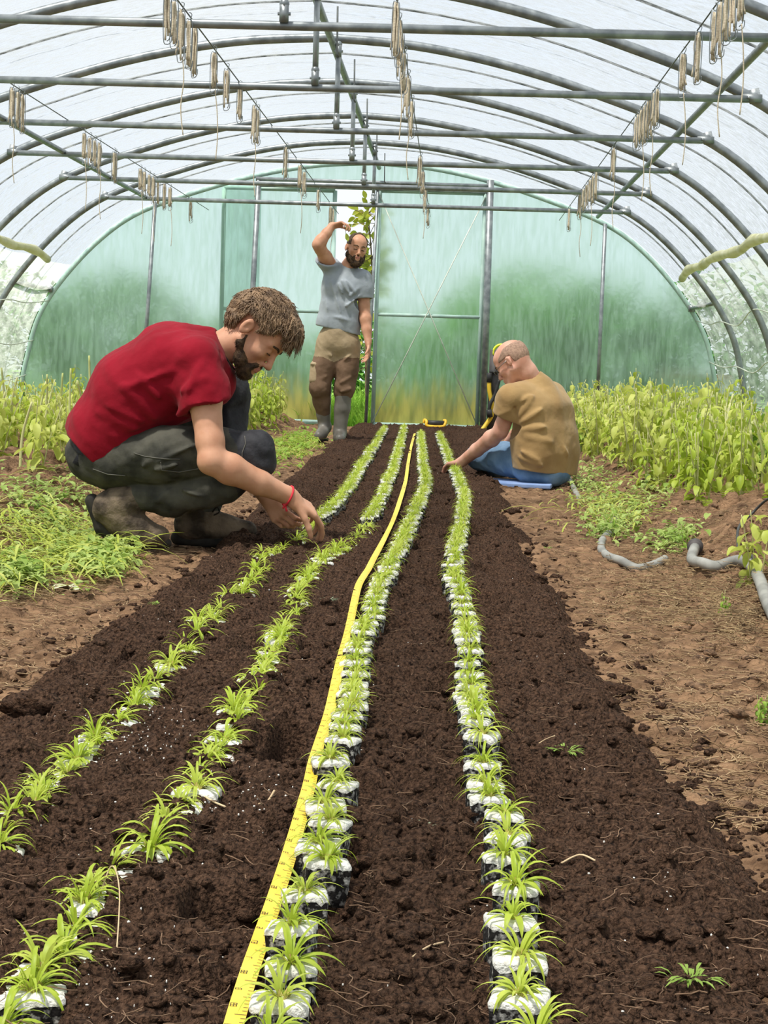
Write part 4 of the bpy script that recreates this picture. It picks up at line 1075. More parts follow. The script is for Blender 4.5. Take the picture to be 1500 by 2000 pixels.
def hand(S, w, fd, pn, curls, side, sc=1.0, spread=.10, thumb=(0.6, 0.35), k=.006):
    """w wrist, fd direction of the fingers, pn palm normal (out of the palm), side +1 when the thumb is at fd x pn"""
    w = Vector(w); f = Vector(fd).normalized(); n = Vector(pn); n = (n - f * n.dot(f)).normalized(); t = f.cross(n) * side   # towards the thumb
    L = .092 * sc
    kn = []
    for i, (off, ln) in enumerate(((.030, .98), (.010, 1.0), (-.010, .96), (-.028, .88))):
        base = w + t * (off * .55 * sc) + f * (.012 * sc); top = w + t * (off * sc) + f * (L * ln) - n * (.004 * sc)
        S.cone(base, top, .0135 * sc, .0105 * sc, .012); kn.append(top)
    S.cone(w + t * .022 * sc + f * .02 * sc + n * .006 * sc, w + t * .030 * sc + f * .055 * sc + n * .006 * sc, .016 * sc, .013 * sc, .012)     # ball of the thumb
    S.cone(w - f * .01, w + f * .02 * sc, .024 * sc, .022 * sc, .015)
    tips = []
    for i, (l1, l2, l3) in enumerate(((.043, .026, .021), (.047, .030, .022), (.044, .028, .021), (.034, .021, .018))):
        c = curls[i]; a = 0; p = kn[i]; sp = spread * (1.2, .3, -.45, -1.3)[i]; d0 = (f + t * sp).normalized(); r = (.0090, .0092, .0088, .0078)[i] * sc
        for j, l in enumerate((l1, l2, l3)):
            a += c * (0.75, 1.0, .7)[j]
            d = d0 * math.cos(a) + n * math.sin(a); q = p + d * (l * sc)
            S.cone(p, q, r * (1.06 - .09 * j), r * (.98 - .10 * j), .003); p = q
        tips.append(p)
    o, c = thumb; p = w + t * .028 * sc + f * .030 * sc + n * .004 * sc
    d = (f * math.cos(o) + t * math.sin(o) + n * .25).normalized()
    for l, r0, r1 in ((.040, .0125, .0105), (.033, .0105, .0095), (.026, .0098, .0080)):
        q = p + d * (l * sc); S.cone(p, q, r0 * sc, r1 * sc, .004); p = q; d = (d + (n * c + f * c * .6)).normalized()
    tips.append(p); return tips

def folds(lst):                            # long soft cloth folds: (start, end, width, height)
    def f(x, y, z):
        d = 0
        for a, b, w, hgt in lst:
            a = np.array(a); b = np.array(b); ab = b - a; t = np.clip(((x - a[0]) * ab[0] + (y - a[1]) * ab[1] + (z - a[2]) * ab[2]) / (ab.dot(ab)), 0, 1)
            q = (x - a[0] - t * ab[0]) ** 2 + (y - a[1] - t * ab[1]) ** 2 + (z - a[2] - t * ab[2]) ** 2
            d = d - 1.5 * hgt * np.sin(PI * np.clip(t, .02, .98)) ** .6 * np.exp(-q / (2 * w * w))
        return d
    return f
def ripple(scale, amp, seed=0, st=(1, 1, 1)):
    def f(x, y, z):
        return amp * 2 * (fbm(x * scale * st[0] + z * scale * .6 * st[2], y * scale * st[1] - z * scale * st[2], 3, seed) + .6 * fbm(x * scale * st[0] * .8 - y * scale * st[1], z * scale * st[2] * 1.1, 3, seed + 3))
    return f

M_skin = mat('skin_tanned', (0.50, 0.245, 0.150), (0.62, 0.335, 0.220), rough=0.5, scale=14, sss=0.12, bump=0.12, bscale=120, bdist=.002)
M_skin_ruddy = mat('skin_ruddy', (0.56, 0.27, 0.19), (0.68, 0.38, 0.29), rough=0.5, scale=14, sss=0.12, bump=0.12, bscale=120, bdist=.002)
M_lip = mat('lips', (0.46, 0.19, 0.15), rough=0.4)
M_nail = mat('nail', (0.70, 0.45, 0.37), rough=0.3)
M_eyew = mat('eye_white', (0.75, 0.72, 0.68), rough=0.2)
M_iris = mat('dark_iris', (0.06, 0.04, 0.03), rough=0.15)
M_hair = mat('light_brown_hair', (0.095, 0.055, 0.030), (0.33, 0.21, 0.12), rough=0.5, scale=34, lo=.35, hi=.7, stretch=(1, 1, 1), bump=.4, bscale=200, spec=.4)
M_beard = mat('dark_brown_beard', (0.030, 0.017, 0.010), (0.11, 0.065, 0.035), rough=0.7, scale=60, bump=.9, bscale=260, bdist=.004)
M_stubblehair = mat('cropped_grey_brown_hair', (0.27, 0.17, 0.125), (0.42, 0.27, 0.20), rough=0.8, scale=90, bump=.5, bscale=300, bdist=.003)
M_red = mat('dark_red_cotton', (0.20, 0.003, 0.012), (0.26, 0.006, 0.019), rough=0.9, scale=9, sheen=.04, bump=.25, bscale=26, bdist=.012, spec=.15)
M_tan = mat('tan_cotton', (0.32, 0.20, 0.085), (0.40, 0.26, 0.115), rough=0.85, scale=8, sheen=.2, bump=.25, bscale=24, bdist=.012, spec=.15)
M_greyt = mat('grey_blue_cotton', (0.27, 0.305, 0.345), (0.34, 0.375, 0.415), rough=0.85, scale=8, sheen=.2, bump=.25, bscale=24, bdist=.012, spec=.15)
M_trouser = mat('faded_black_canvas', (0.030, 0.030, 0.026), (0.085, 0.082, 0.066), rough=0.85, scale=11, bump=.3, bscale=40, spec=.2)
M_kneepad = mat('black_knee_patch', (0.014, 0.014, 0.018), (0.035, 0.035, 0.042), rough=0.75, scale=20, bump=.3, bscale=60)
M_seam = mat('pale_stitching', (0.13, 0.125, 0.11), rough=0.8)
M_boot = mat('muddy_leather', (0.045, 0.033, 0.024), (0.20, 0.150, 0.105), rough=0.8, scale=16, bump=.5, bscale=70)
M_sole = mat('black_rubber_sole', (0.015, 0.014, 0.013), (0.04, 0.035, 0.03), rough=0.8, scale=30)
M_bracelet = mat('red_cord', (0.62, 0.03, 0.05), rough=0.6)
M_jeans = mat('blue_denim', (0.075, 0.15, 0.27), (0.19, 0.30, 0.45), rough=0.85, scale=9, lo=.3, hi=.7, bump=.35, bscale=40)
M_khaki = mat('khaki_canvas', (0.30, 0.225, 0.135), (0.38, 0.29, 0.185), rough=0.85, scale=9, bump=.3, bscale=36)
M_brownpatch = mat('brown_canvas_patch', (0.125, 0.075, 0.045), (0.18, 0.11, 0.07), rough=0.85, scale=9, bump=.3, bscale=36)
M_wellie = mat('grey_brown_rubber', (0.105, 0.095, 0.080), (0.175, 0.160, 0.140), rough=0.45, scale=7, spec=.5)
M_mat = mat('blue_foam_mat', (0.20, 0.30, 0.56), (0.26, 0.36, 0.62), rough=0.8, scale=9)
M_metal = mat('glasses_metal', (0.2, 0.2, 0.2), rough=0.3, metal=.9)

def locks(b, H, pts_dirs, rr, L, r, wave, seg=7, lift=.06, c=(-.010, 0, .042), rad=(.112, .088, .098), free=lambda q: False, stop=lambda q: False):
    for p, d, nrm in pts_dirs:            # every lock follows the skull, waving from side to side
        e0 = max(1.0, math.sqrt(((p[0] - c[0]) / rad[0]) ** 2 + ((p[1] - c[1]) / rad[1]) ** 2 + ((p[2] - c[2]) / rad[2]) ** 2))
        l = L * rr.uniform(.7, 1.3) / H.s; q = Vector(p); d = Vector(d).normalized(); ph = rr.uniform(0, 6.28); lv = rr.uniform(.0, lift); P_ = [q.copy()]
        for i in range(seg):
            n = Vector(((q.x - c[0]) / rad[0] ** 2, (q.y - c[1]) / rad[1] ** 2, (q.z - c[2]) / rad[2] ** 2)).normalized(); sd = d.cross(n).normalized()
            d = (d + sd * (wave * math.cos(ph + i * .95))).normalized()
            q = q + d * (l / seg)
            e = math.sqrt(((q.x - c[0]) / rad[0]) ** 2 + ((q.y - c[1]) / rad[1]) ** 2 + ((q.z - c[2]) / rad[2]) ** 2); tgt = e0 + lv * (i + 1) / seg + .02 * math.sin(ph + i * 2.1)
            if not free(q):
                s_ = tgt / e; q = Vector((c[0] + (q.x - c[0]) * s_, c[1] + (q.y - c[1]) * s_, c[2] + (q.z - c[2]) * s_))
                d = (d - n * d.dot(n)).normalized()
            P_.append(q.copy())
            if stop(q): break
        if len(P_) < 3: continue
        W = [H(*q) for q in P_]; k = len(W) - 1
        b.tube(W, [r * (1.0 - .8 * (i / k) ** 1.8) * (0.6 + .4 * min(1, i)) for i in range(k + 1)], 5)

# ================================================================== the crouching man in the red shirt
Y1 = 6.1
def J(u, v, dy=0.0): return P(u, v, Y1 + dy)
base = J(330, 1055)
man = empty('person', (base.x, Y1, -0.03), 'bearded man in dark red t-shirt crouching to set seedlings in the leftmost row', 'person')
hp = math.radians(50); yw = math.radians(14)
fw = Vector((math.cos(hp) * math.cos(yw), -math.cos(hp) * math.sin(yw), -math.sin(hp)))
H1 = Frame(J(497, 651, .0), fw, (math.sin(hp), 0, math.cos(hp)), 1.14)
lo = J(120, 1085); hi = J(650, 560); lo = (lo.x - .05, Y1 - .42, -.10); hi = (hi.x + .08, Y1 + .50, hi.z + .08)
V = 0.0048
sh_r = J(392, 716, -.185); el_r = J(415, 900, -.29); wr_r = J(566, 970, -.16)
sh_l = J(415, 725, .20); el_l = J(452, 880, .26); wr_l = J(522, 972, -.02)
neck0 = J(410, 690, .0); pel = J(215, 868, .0); chest = J(350, 728, .0); mid = J(270, 790, .0)
hip_r = J(222, 900, -.11); kn_r = J(508, 884, -.17); an_r = J(250, 990, -.13)
hip_l = J(228, 890, .11); kn_l = J(447, 768, .19); an_l = J(385, 1000, .10)
B = Sculpt(lo, hi, V)
head_volumes(B, H1)
B.chain([neck0, J(452, 672, .0), H1(-.025, 0, -.035)], [.062, .058, .056], .03)
B.chain([pel, mid, chest, neck0], [.10, .10, .10, .06], .03)
def arm(S, sh, el, wr, ru=.054, rf=.047, rw=.027, k=.02, sk=1.0):
    sh, el, wr = Vector(sh), Vector(el), Vector(wr); d = (el - sh); e = (wr - el)
    S.chain([sh, sh + d * .35, sh + d * .8, el], [ru * 1.05, ru, ru * .82, ru * .78], k)
    S.chain([el, el + e * .22, el + e * .6, wr], [ru * .78, rf * 1.02, rf * .82, rw], k)
arm(B, sh_r, el_r, wr_r, .058, .052, .031); arm(B, sh_l, el_l, wr_l, .056, .048, .030)
B.cone(J(408, 903, -.29), J(420, 905, -.28), .036, .036, .02)
th = Vector(wr_r); tips_r = hand(B, wr_r, J(620, 1008, -.10) - th, Vector((-.45, .25, -.8)), (.42, .50, .55, .62), -1, 1.18, .015, (.55, .30))
tl_ = Vector(wr_l); tips_l = hand(B, wr_l, J(548, 1008, -.06) - tl_, Vector((.55, .25, -.35)), (.75, .80, .85, .9), 1, 1.05, .05, (.45, .30))
for a, b_, c_ in ((hip_r, kn_r, an_r), (hip_l, kn_l, an_l)): B.chain([a, b_, Vector(b_).lerp(Vector(c_), .5)], [.07, .030, .022], .02)
me = B.mesh('man_body'); me.materials.append(M_skin); me.materials.append(M_lip)
paint(me, [(1, lips_rule(H1))])
linkw('body', me, man)
eyes(man, H1, M_eyew, M_iris)
# hair
def scalp_pts(H, n, rr, test, r=(.112, .088, .098), c=(-.010, 0, .042)):
    out = []
    while len(out) < n:
        d = Vector((rr.gauss(0, 1), rr.gauss(0, 1), rr.gauss(0, 1))).normalized()
        if not test(d): continue
        out.append((Vector((c[0] + d.x * r[0], c[1] + d.y * r[1], c[2] + d.z * r[2])), d))
    return out
def hair_test1(d):
    if d.x > .55: return d.z > .52
    if d.x > .15: return d.z > .0 + .45 * d.x
    if d.x > -.35: return d.z > .05
    return d.z > -.85
hs = Sculpt(H1.o - Vector((.22, .22, .22)), H1.o + Vector((.22, .22, .22)), .0045)
hs.ell(H1(-.010, 0, .046), [q * H1.s for q in (.108, .086, .096)], H1.R, 0); hs.ell(H1(.045, 0, .098), [q * H1.s for q in (.052, .062, .040)], H1.R, .03)
hs.ell(H1(-.06, 0, .0), [q * H1.s for q in (.055, .072, .062)], H1.R, .03)
def cutf(x, y, z):
    a, b, c = H1.inv(x, y, z)
    line = np.where(a > .018, .014 + .9 * (a - .018), np.where(a > -.042, .038, -.078))
    line = np.where((a > .062), .082, line)
    line = np.where(np.abs(b) < .04, np.minimum(line, np.where(a > .0, .085, line)), line)
    return (line - c) * H1.s
hs.intersect(cutf)
hs.wrinkle(lambda x, y, z: (lambda q: .007 * 2 * (fbm(q[0] * 22 + q[2] * 9, q[1] * 60 + q[0] * 8, 3, 5) + fbm(q[0] * 30, q[2] * 60 - q[0] * 20, 3, 6)))(H1.inv(x, y, z)))
hm = hs.mesh('hair_cap', 1)
def cap_pts(me, H, n, rr):
    out = []; Ri = H.R.transposed()
    while len(out) < n:
        v = me.vertices[rr.randrange(len(me.vertices))]; q = (Ri @ (v.co - H.o)) / H.s; d = (Ri @ v.normal).normalized()
        if d.z > -.3 and q.z > -.05: out.append((q, d))
    return out
rr = random.Random(4); b = MB(); pd = []
for p, d in scalp_pts(H1, 2300, rr, hair_test1) + cap_pts(hm, H1, 1500, rr):
    if d.x > .35: dl = Vector((.6, d.y * .4 + rr.uniform(-.5, .3), -.7))
    elif d.z > .35: dl = Vector((.9, d.y * .9 + rr.uniform(-.3, .3), -.15))
    elif d.x > -.35: dl = Vector((.55, d.y * .2, -.75))
    else: dl = Vector((.10, d.y * .1, -1))
    pd.append((p, dl - d * dl.dot(d), d))
def line1(q):
    if q.x > .062: return .074 - (.03 if abs(q.y) < .05 else 0)
    if q.x > .018: return .012 + .9 * (q.x - .018)
    if q.x > -.042: return .036
    return -.082
locks(b, H1, pd, rr, .078, .0027, .40, 9, .15, free=lambda q: q.x > .09 and q.z < .105, stop=lambda q: q.z < line1(q))
me = b.mesh('man_locks'); bm = bmesh.new(); bm.from_mesh(me); bm.from_mesh(hm); me2 = bpy.data.meshes.new('man_hair'); bm.to_mesh(me2); bm.free(); me2.materials.append(M_hair)
me2.polygons.foreach_set('use_smooth', [True] * len(me2.polygons)); linkw('hair', me2, man)
def beard_mesh(H, drop, full, seed, w=1.0):
    s = H.s; S = Sculpt(H.o - Vector((.2, .2, .24)), H.o + Vector((.2, .2, .2)), .004)
    for y in (1, -1):
        S.chain([H(.006, y * .0635 * w, -.020), H(.008, y * .0595 * w, -.046), H(.045, y * .040 * w, -.078), H(.074, y * .016, -.098 - drop * .4)], [.0055 * s, .0150 * s * full, .0225 * s * full, .0235 * s * full], .02)
        S.chain([H(.098, y * .003, -.0495), H(.088, y * .024, -.056), H(.080, y * .030, -.080)], [.0065 * s, .008 * s, .012 * s], .008)
    S.ell(H(.080, 0, -.096 - drop * .5), [.026 * s, .034 * s, (.020 + drop * .5) * s], H.R, .02)
    S.ell(H(.108, 0, -.062), [.018 * s, .020 * s, .009 * s], H.R, .006, 'sub')
    q = ripple(90, .0016, seed); S.wrinkle(q)
    m = S.mesh('beard', 1); m.materials.append(M_beard); return m
def beard_hair(me, H, n, L, r, seed):      # short hairs standing off the beard volume
    rr = random.Random(seed); b = MB(); vs = me.vertices; m = len(vs)
    for i in range(n):
        v = vs[rr.randrange(m)]; p = v.co.copy(); nr = v.normal.copy(); d = (nr * .8 + H.R @ Vector((.35, 0, -.7)) + Vector((rr.uniform(-.5, .5), rr.uniform(-.5, .5), rr.uniform(-.5, .5)))).normalized()
        l = L * rr.uniform(.5, 1.2); s_ = d.orthogonal().normalized() * r; q = p - nr * .002
        b.add([q - s_, q + s_, q + d * l * .6 + s_ * .6 + nr * .001, q + d * l], [(0, 1, 2), (0, 2, 3)])
    return b
def beard(H, root, drop, full, seed, w, n, L, r):
    me = beard_mesh(H, drop, full, seed, w); b = beard_hair(me, H, n, L, r, seed); h = b.mesh('beard_hair', True)
    bm = bmesh.new(); bm.from_mesh(me); bm.from_mesh(h); m2 = bpy.data.meshes.new('beard'); bm.to_mesh(m2); bm.free(); m2.materials.append(M_beard); linkw('beard', m2, root)
beard(H1, man, .002, .86, 3, 1.0, 4500, .009, .0008)
# shirt
S = Sculpt(lo, hi, V)
S.chain([J(182, 890, .0), J(205, 845, .0), J(266, 768, .0), J(342, 716, .0), J(402, 692, .0)], [.118, .128, .158, .155, .095], .05)
for s_ in (-1, 1):
    S.chain([J(185, 886, s_ * .10), J(207, 845, s_ * .09), J(266, 768, s_ * .09), J(337, 722, s_ * .10), J(394, 702, s_ * .10)], [.112, .122, .145, .138, .080], .05)
S.chain([J(345, 795, .0), J(405, 745, .0)], [.13, .10], .06)
for (a, e_, s_) in ((sh_r, el_r, -1), (sh_l, el_l, 1)):
    a = Vector(a); e_ = Vector(e_); d = e_ - a
    S.chain([a + Vector((-.02, 0, .01)), a + d * .25, a + d * .58], [.092, .085, .088], .04)
dR = (Vector(el_r) - Vector(sh_r)).normalized()
# cuffs, neckline and hem
for (a, e_) in ((sh_r, el_r), (sh_l, el_l)):
    a = Vector(a); e_ = Vector(e_); d = e_ - a; c = a + d * .47; n = d.normalized()
    S.intersect(lambda x, y, z, c=c, n=n, a=a: np.where(((x - c.x) ** 2 + (y - c.y) ** 2 + (z - c.z) ** 2 < .155 ** 2), (x - c.x) * n.x + (y - c.y) * n.y + (z - c.z) * n.z, -1.0))
nn = (J(460, 668) - J(410, 690)).normalized(); S.cut(J(434, 674), nn)
hem_a, hem_b = J(130, 834), J(208, 898)
hn = Vector((-(hem_b - hem_a).z, 0, (hem_b - hem_a).x)).normalized()
hn = hn if hn.z < 0 else -hn
S.cut(J(169, 866), hn, .003)
h2 = J(262, 872) - J(208, 898); h2 = Vector((h2.z, 0, -h2.x)).normalized(); S.cut(J(208, 898), h2 if h2.z < 0 else -h2, .003)
S.wrinkle(folds([(J(405, 735, -.30), J(300, 790, -.26), .009, .012), (J(410, 765, -.30), J(325, 825, -.22), .009, .013), (J(345, 720, -.26), J(235, 760, -.26), .012, .009), (J(290, 850, -.22), J(180, 800, -.22), .010, .011), (J(325, 838, -.2), J(225, 740, -.26), .011, .012),
                 (J(262, 868, -.2), J(160, 838, -.18), .009, .010), (J(340, 815, -.24), J(262, 720, -.25), .010, .010), (J(300, 835, -.22), J(205, 790, -.24), .008, .010), (J(425, 770, -.33), J(362, 800, -.34), .009, .009), (J(398, 705, -.27), J(352, 785, -.32), .010, .010), (J(180, 820, -.2), J(222, 710, -.16), .014, .008),
                 (J(428, 690, -.14), J(385, 770, -.30), .009, -.010), (J(240, 880, -.2), J(200, 820, -.22), .008, .008), (J(222, 886, -.2), J(178, 838, -.2), .007, .008), (J(360, 740, -.29), J(330, 800, -.25), .010, -.010), (J(415, 700, -.2), J(340, 690, -.22), .009, .008), (J(420, 715, -.24), J(350, 705, -.25), .009, .007)]))
S.wrinkle(ripple(9, .009, 11)); S.wrinkle(ripple(20, .0038, 12))
A = Sculpt(lo, hi, V); arm(A, sh_r, el_r, wr_r, .058, .052, .031); arm(A, sh_l, el_l, wr_l, .056, .048, .030); A.chain([neck0, J(452, 672, .0), H1(-.025, 0, -.035)], [.058, .058, .056], .01); S.carve(A, .007)
me = S.mesh('shirt'); me.materials.append(M_red); linkw('t_shirt', me, man)
cb = MB(); cpts = [J(434, 674) + (Matrix.Rotation(a, 3, nn) @ (nn.orthogonal().normalized() * .084)) for a in np.linspace(0, 2 * PI, 25)]
# neck cord
cc = J(441, 690); b = MB(); ax = (J(470, 668) - J(420, 700)).normalized()
b.tube([cc + Matrix.Rotation(a, 3, ax) @ (ax.orthogonal().normalized() * .075) for a in np.linspace(0, 2 * PI, 25)], .0028, 6); b.build('neck_cord', M_sole, man, world=True)
# trousers
T = Sculpt(lo, hi, V)
T.ell(J(200, 885, .0), (.125, .17, .10), None, .03); T.ell(J(205, 900, -.08), (.12, .10, .085), None, .05); T.ell(J(210, 895, .08), (.12, .10, .09), None, .05)
T.chain([hip_r, J(330, 888, -.15), J(430, 882, -.17), J(500, 882, -.17)], [.105, .098, .080, .064], .03)
T.cone(J(505, 872, -.17), J(510, 900, -.17), .056, .058, .03)
T.chain([J(505, 900, -.17), J(440, 950, -.16), J(345, 972, -.14), J(275, 968, -.13)], [.062, .062, .060, .058], .008)
T.chain([J(355, 950, -.13), J(330, 985, -.12)], [.055, .048], .02)
T.cone(J(225, 957, -.24), J(440, 942, -.26), .010, .012, .012, 'sub')
T.chain([hip_l, J(345, 825, .16), kn_l], [.11, .10, .082], .03)
T.chain([kn_l, J(440, 860, .17), J(410, 930, .14), J(392, 990, .11)], [.078, .078, .074, .068], .02)
T.wrinkle(folds([(J(300, 905, -.26), J(420, 850, -.26), .007, .010), (J(280, 925, -.25), J(400, 895, -.27), .007, .010), (J(200, 930, -.18), J(280, 880, -.24), .008, .008), (J(400, 975, -.23), J(330, 945, -.21), .007, .009), (J(250, 935, -.24), J(330, 870, -.25), .007, .009),
                 (J(440, 790, .12), J(455, 860, .10), .008, .009), (J(470, 770, .14), J(440, 800, .09), .008, .008), (J(500, 855, -.24), J(515, 910, -.24), .007, -.008), (J(485, 860, -.25), J(482, 915, -.25), .006, -.008), (J(300, 985, -.2), J(340, 950, -.2), .007, .008)]))
T.wrinkle(ripple(12, .008, 21)); T.wrinkle(ripple(26, .004, 22))
me = T.mesh('trousers'); me.materials.append(M_trouser); me.materials.append(M_kneepad)
kx = J(470, 880).x
paint(me, [(1, lambda x, y, z: (x > kx + .02 * np.sin(z * 40)) & (y < Y1)), (1, lambda x, y, z: (y > Y1 + .05) & (x > J(420, 700).x) & (z > J(0, 900).z))])
linkw('trousers', me, man)
from mathutils.bvhtree import BVHTree
bvh = BVHTree.FromPolygons([v.co for v in me.vertices], [tuple(p.vertices) for p in me.polygons])
def on_surface(pts, lift=.0012):           # the cloth surface seen at these pixels
    out = []
    for u, v in pts:
        h = bvh.ray_cast(Vector((0, 0, CAM_H)), ray(u, v).normalized())
        if h[0] is not None: out.append(h[0] + h[1] * lift)
    return out
for px in (((262, 885), (285, 892), (320, 896), (352, 897)), ((314, 902), (316, 918), (350, 922), (395, 914)), ((182, 916), (210, 926), (245, 929)), ((478, 852), (480, 866), (473, 884), (472, 905))):
    q = [px[0]]
    for a, b_ in zip(px, px[1:]): q += [(a[0] + (b_[0] - a[0]) * t, a[1] + (b_[1] - a[1]) * t) for t in (.2, .4, .6, .8, 1.0)]
    q = on_surface(q)
    if len(q) > 3: b = MB(); b.tube(q, .0017, 5); b.build('seam_stitching', M_seam, man, world=True)
b = MB(); b.sphere(J(257, 887, -.222), .007, 8, 6); b.build('pocket_rivet', M_steel, man, world=True)
b = MB()
b.tube(spline([J(148, 868, -.12), J(156, 882, -.16), J(180, 893, -.19), J(206, 897, -.20)], 5), .013, 8); b.build('belt', M_kneepad, man, world=True)
b = MB(); b.box(J(160, 895, -.165), (.020, .008, .030), Matrix.Rotation(.5, 3, 'Y')); b.build('belt_pouch', M_kneepad, man, world=True)
# boots
def boot(path, rs, solepts, sr, laces, nm, rot=0):
    S = Sculpt(lo, hi, V); S.chain(path, rs, .03); S.wrinkle(ripple(18, .008, 31))
    for c_, n_ in laces.get('cut', []): S.cut(c_, n_)
    m = S.mesh('boot'); m.materials.append(M_boot); o = linkw('boot', m, man)
    S = Sculpt(lo, hi, V); S.chain(solepts, sr, .012); m = S.mesh('sole'); m.materials.append(M_sole); so = link('sole', m, o)
    return o
boot([J(258, 975, -.13), J(228, 985, -.13), J(214, 995, -.13), J(240, 1020, -.13), J(272, 1036, -.13), J(308, 1046, -.13)], [.060, .060, .056, .056, .048, .040],
     [J(180, 978, -.13), J(199, 1030, -.13), J(236, 1062, -.13), J(326, 1061, -.13)], [.026, .026, .022, .018], {}, 'right')
boot([J(388, 985, .10), J(384, 1010, .10), J(372, 1025, .10), J(420, 1025, .10), J(450, 1030, .10), J(482, 1036, .10)], [.062, .058, .054, .046, .040, .036],
     [J(348, 1050, .10), J(400, 1056, .10), J(440, 1056, .10), J(492, 1052, .10)], [.028, .024, .024, .020], {}, 'left')
b = MB()
for i in range(4): b.tube([J(415 + i * 12, 1003 + i * 7, .06), J(425 + i * 12, 1000 + i * 7, .14)], .004, 5)
b.tube(spline([J(415, 1000, .06), J(424, 990, .04), J(428, 1000, .04), J(418, 1006, .05)], 5), .003, 5); b.build('boot_laces', M_sole, man, world=True)
# red wrist cord
wd = (Vector(wr_r) - Vector(el_r)).normalized(); c = Vector(wr_r) - wd * .008
b = MB(); ring = [c + Matrix.Rotation(a, 3, wd) @ (wd.orthogonal().normalized() * .036) for a in np.linspace(0, 2 * PI, 22)]
b.tube(ring, .0040, 6); low = min(ring, key=lambda p: p.y * .4 + p.z); b.sphere(low, .008, 8, 6); b.tube([low, low + Vector((.008, -.004, -.022))], .004, 6); b.tube([low, low + Vector((-.006, -.004, -.012))], .004, 6)
b.build('wrist_cord', M_bracelet, man, world=True)

# ================================================================== the seated man in the tan shirt
Y2 = 10.05
def K(u, v, dy=0.0): return P(u, v, Y2 + dy)
c = K(1060, 930); man = empty('person', (c.x, c.y, -0.02), 'balding man with glasses in tan t-shirt and jeans seated on the path', 'person')
fdir = Vector((-.77, .64, 0)); ldir = Vector((-.64, -.77, 0))
p_ = math.radians(36); fw = Vector((-.90 * math.cos(p_), .43 * math.cos(p_), -math.sin(p_)))
H2 = Frame(K(1003, 709, .0), fw, (-.9 * math.sin(p_), .43 * math.sin(p_), math.cos(p_)), 1.06)
lo = K(855, 950); hi = K(1140, 660); lo = (lo.x - .08, Y2 - .5, -.08); hi = (hi.x + .08, Y2 + .85, hi.z + .06)
V = .0058
B = Sculpt(lo, hi, V); head_volumes(B, H2, thick=1.04, jaw=1.15)
neck = K(1038, 745, .02); B.chain([neck, K(1027, 728, .0), H2(-.03, 0, -.03)], [.062, .064, .060], .03)
B.chain([K(1066, 900), K(1056, 810), K(1040, 762, .03), neck], [.10, .10, .07, .06], .03)
shl = K(1002, 778, -.14); ell_ = K(977, 843, -.10); wrl = K(902, 902, .24); shr = K(1078, 772, .20); elr = K(1060, 840, .40); wrr = K(1005, 846, .60)
def arm(S, sh, el, wr, ru=.056, rf=.05, rw=.03, k=.02):
    sh, el, wr = Vector(sh), Vector(el), Vector(wr); d = el - sh; e = wr - el
    S.chain([sh, sh + d * .35, sh + d * .8, el], [ru * 1.05, ru, ru * .86, ru * .82], k); S.chain([el, el + e * .22, el + e * .6, wr], [ru * .82, rf * 1.04, rf * .85, rw], k)
arm(B, shl, ell_, wrl, .052, .047, .032); arm(B, shr, elr, wrr)
w_ = Vector(wrl); hand(B, wrl, K(872, 908, .33) - w_, Vector((.25, -.1, -.95)), (.35, .45, .5, .55), -1, 1.1, .05, (.6, .35))
hand(B, wrr, Vector((-.45, .1, -.9)), Vector((-.2, .6, .1)), (.5, .6, .65, .7), 1, 1.1, .04)
hl, kl, al = K(1035, 905, -.05), K(935, 893, .32), K(985, 915, .62); hr, kr, ar = K(1080, 898, .15), K(1010, 880, .62), K(960, 908, .80)
for a, b_, c_ in ((hl, kl, al), (hr, kr, ar)): B.chain([a, b_, c_], [.07, .05, .04], .03)
me = B.mesh('man_body'); me.materials.append(M_skin_ruddy); me.materials.append(M_lip); paint(me, [(1, lips_rule(H2))]); linkw('body', me, man); eyes(man, H2, M_eyew, M_iris)
def cap_hair(H, t, test, mtl, root, seed, th=1.0, amp=.0015):
    S = Sculpt(H.o - Vector((.16, .16, .16)), H.o + Vector((.16, .16, .18)), .0042)
    s = H.s; S.ell(H(-.009, 0, .043), [q * s + t for q in (.099, .0765 * th, .084)], H.R, .01); S.ell(H(-.03, 0, .02), [q * s + t for q in (.075, .070 * th, .07)], H.R, .01)
    S.intersect(lambda x, y, z: test(*H.inv(x, y, z)) * s); S.wrinkle(ripple(60, amp, seed)); m = S.mesh('hair', 1); m.materials.append(mtl); return linkw('hair', m, root)
cap_hair(H2, .0035, lambda a, b, c: np.maximum(np.maximum(np.where(a > -.03, .030, -.075) - c, a - .050 + .25 * np.maximum(c - .05, 0)), c - (.086 - .55 * np.maximum(a + .02, 0) - .35 * np.maximum(-a - .02, 0) * 0 )), M_stubblehair, man, 7, 1.04)
g = empty('tmp', (0, 0, 0)); bpy.data.objects.remove(g)
gl = MB()
for y in (1, -1):
    gl.tube([H2(.108, y * (.032 + .021 * math.cos(t)), .003 + .017 * math.sin(t)) for t in np.linspace(0, 2 * PI, 19)], .0016, 6)
    gl.tube([H2(.108, y * .053, .008), H2(.06, y * .074, .010), H2(-.002, y * .083, .014)], .0020, 6)
gl.tube([H2(.108, .011, .006), H2(.112, 0, .009), H2(.108, -.011, .006)], .0016, 6)
gl.build('glasses', M_metal, man, world=True)
S = Sculpt(lo, hi, V)
S.chain([K(1064, 935), K(1066, 880), K(1062, 845), K(1054, 800), K(1046, 768, .02), K(1036, 740, .02)], [.15, .150, .150, .150, .118, .072], .04)
for s_ in (-1, 1):
    o_ = ldir * s_
    S.chain([K(1064, 935) + o_ * .12, K(1066, 880) + o_ * .115, K(1062, 845) + o_ * .11, K(1055, 800) + o_ * .115, K(1047, 774, .01) + o_ * .15], [.122, .125, .125, .122, .086], .05)
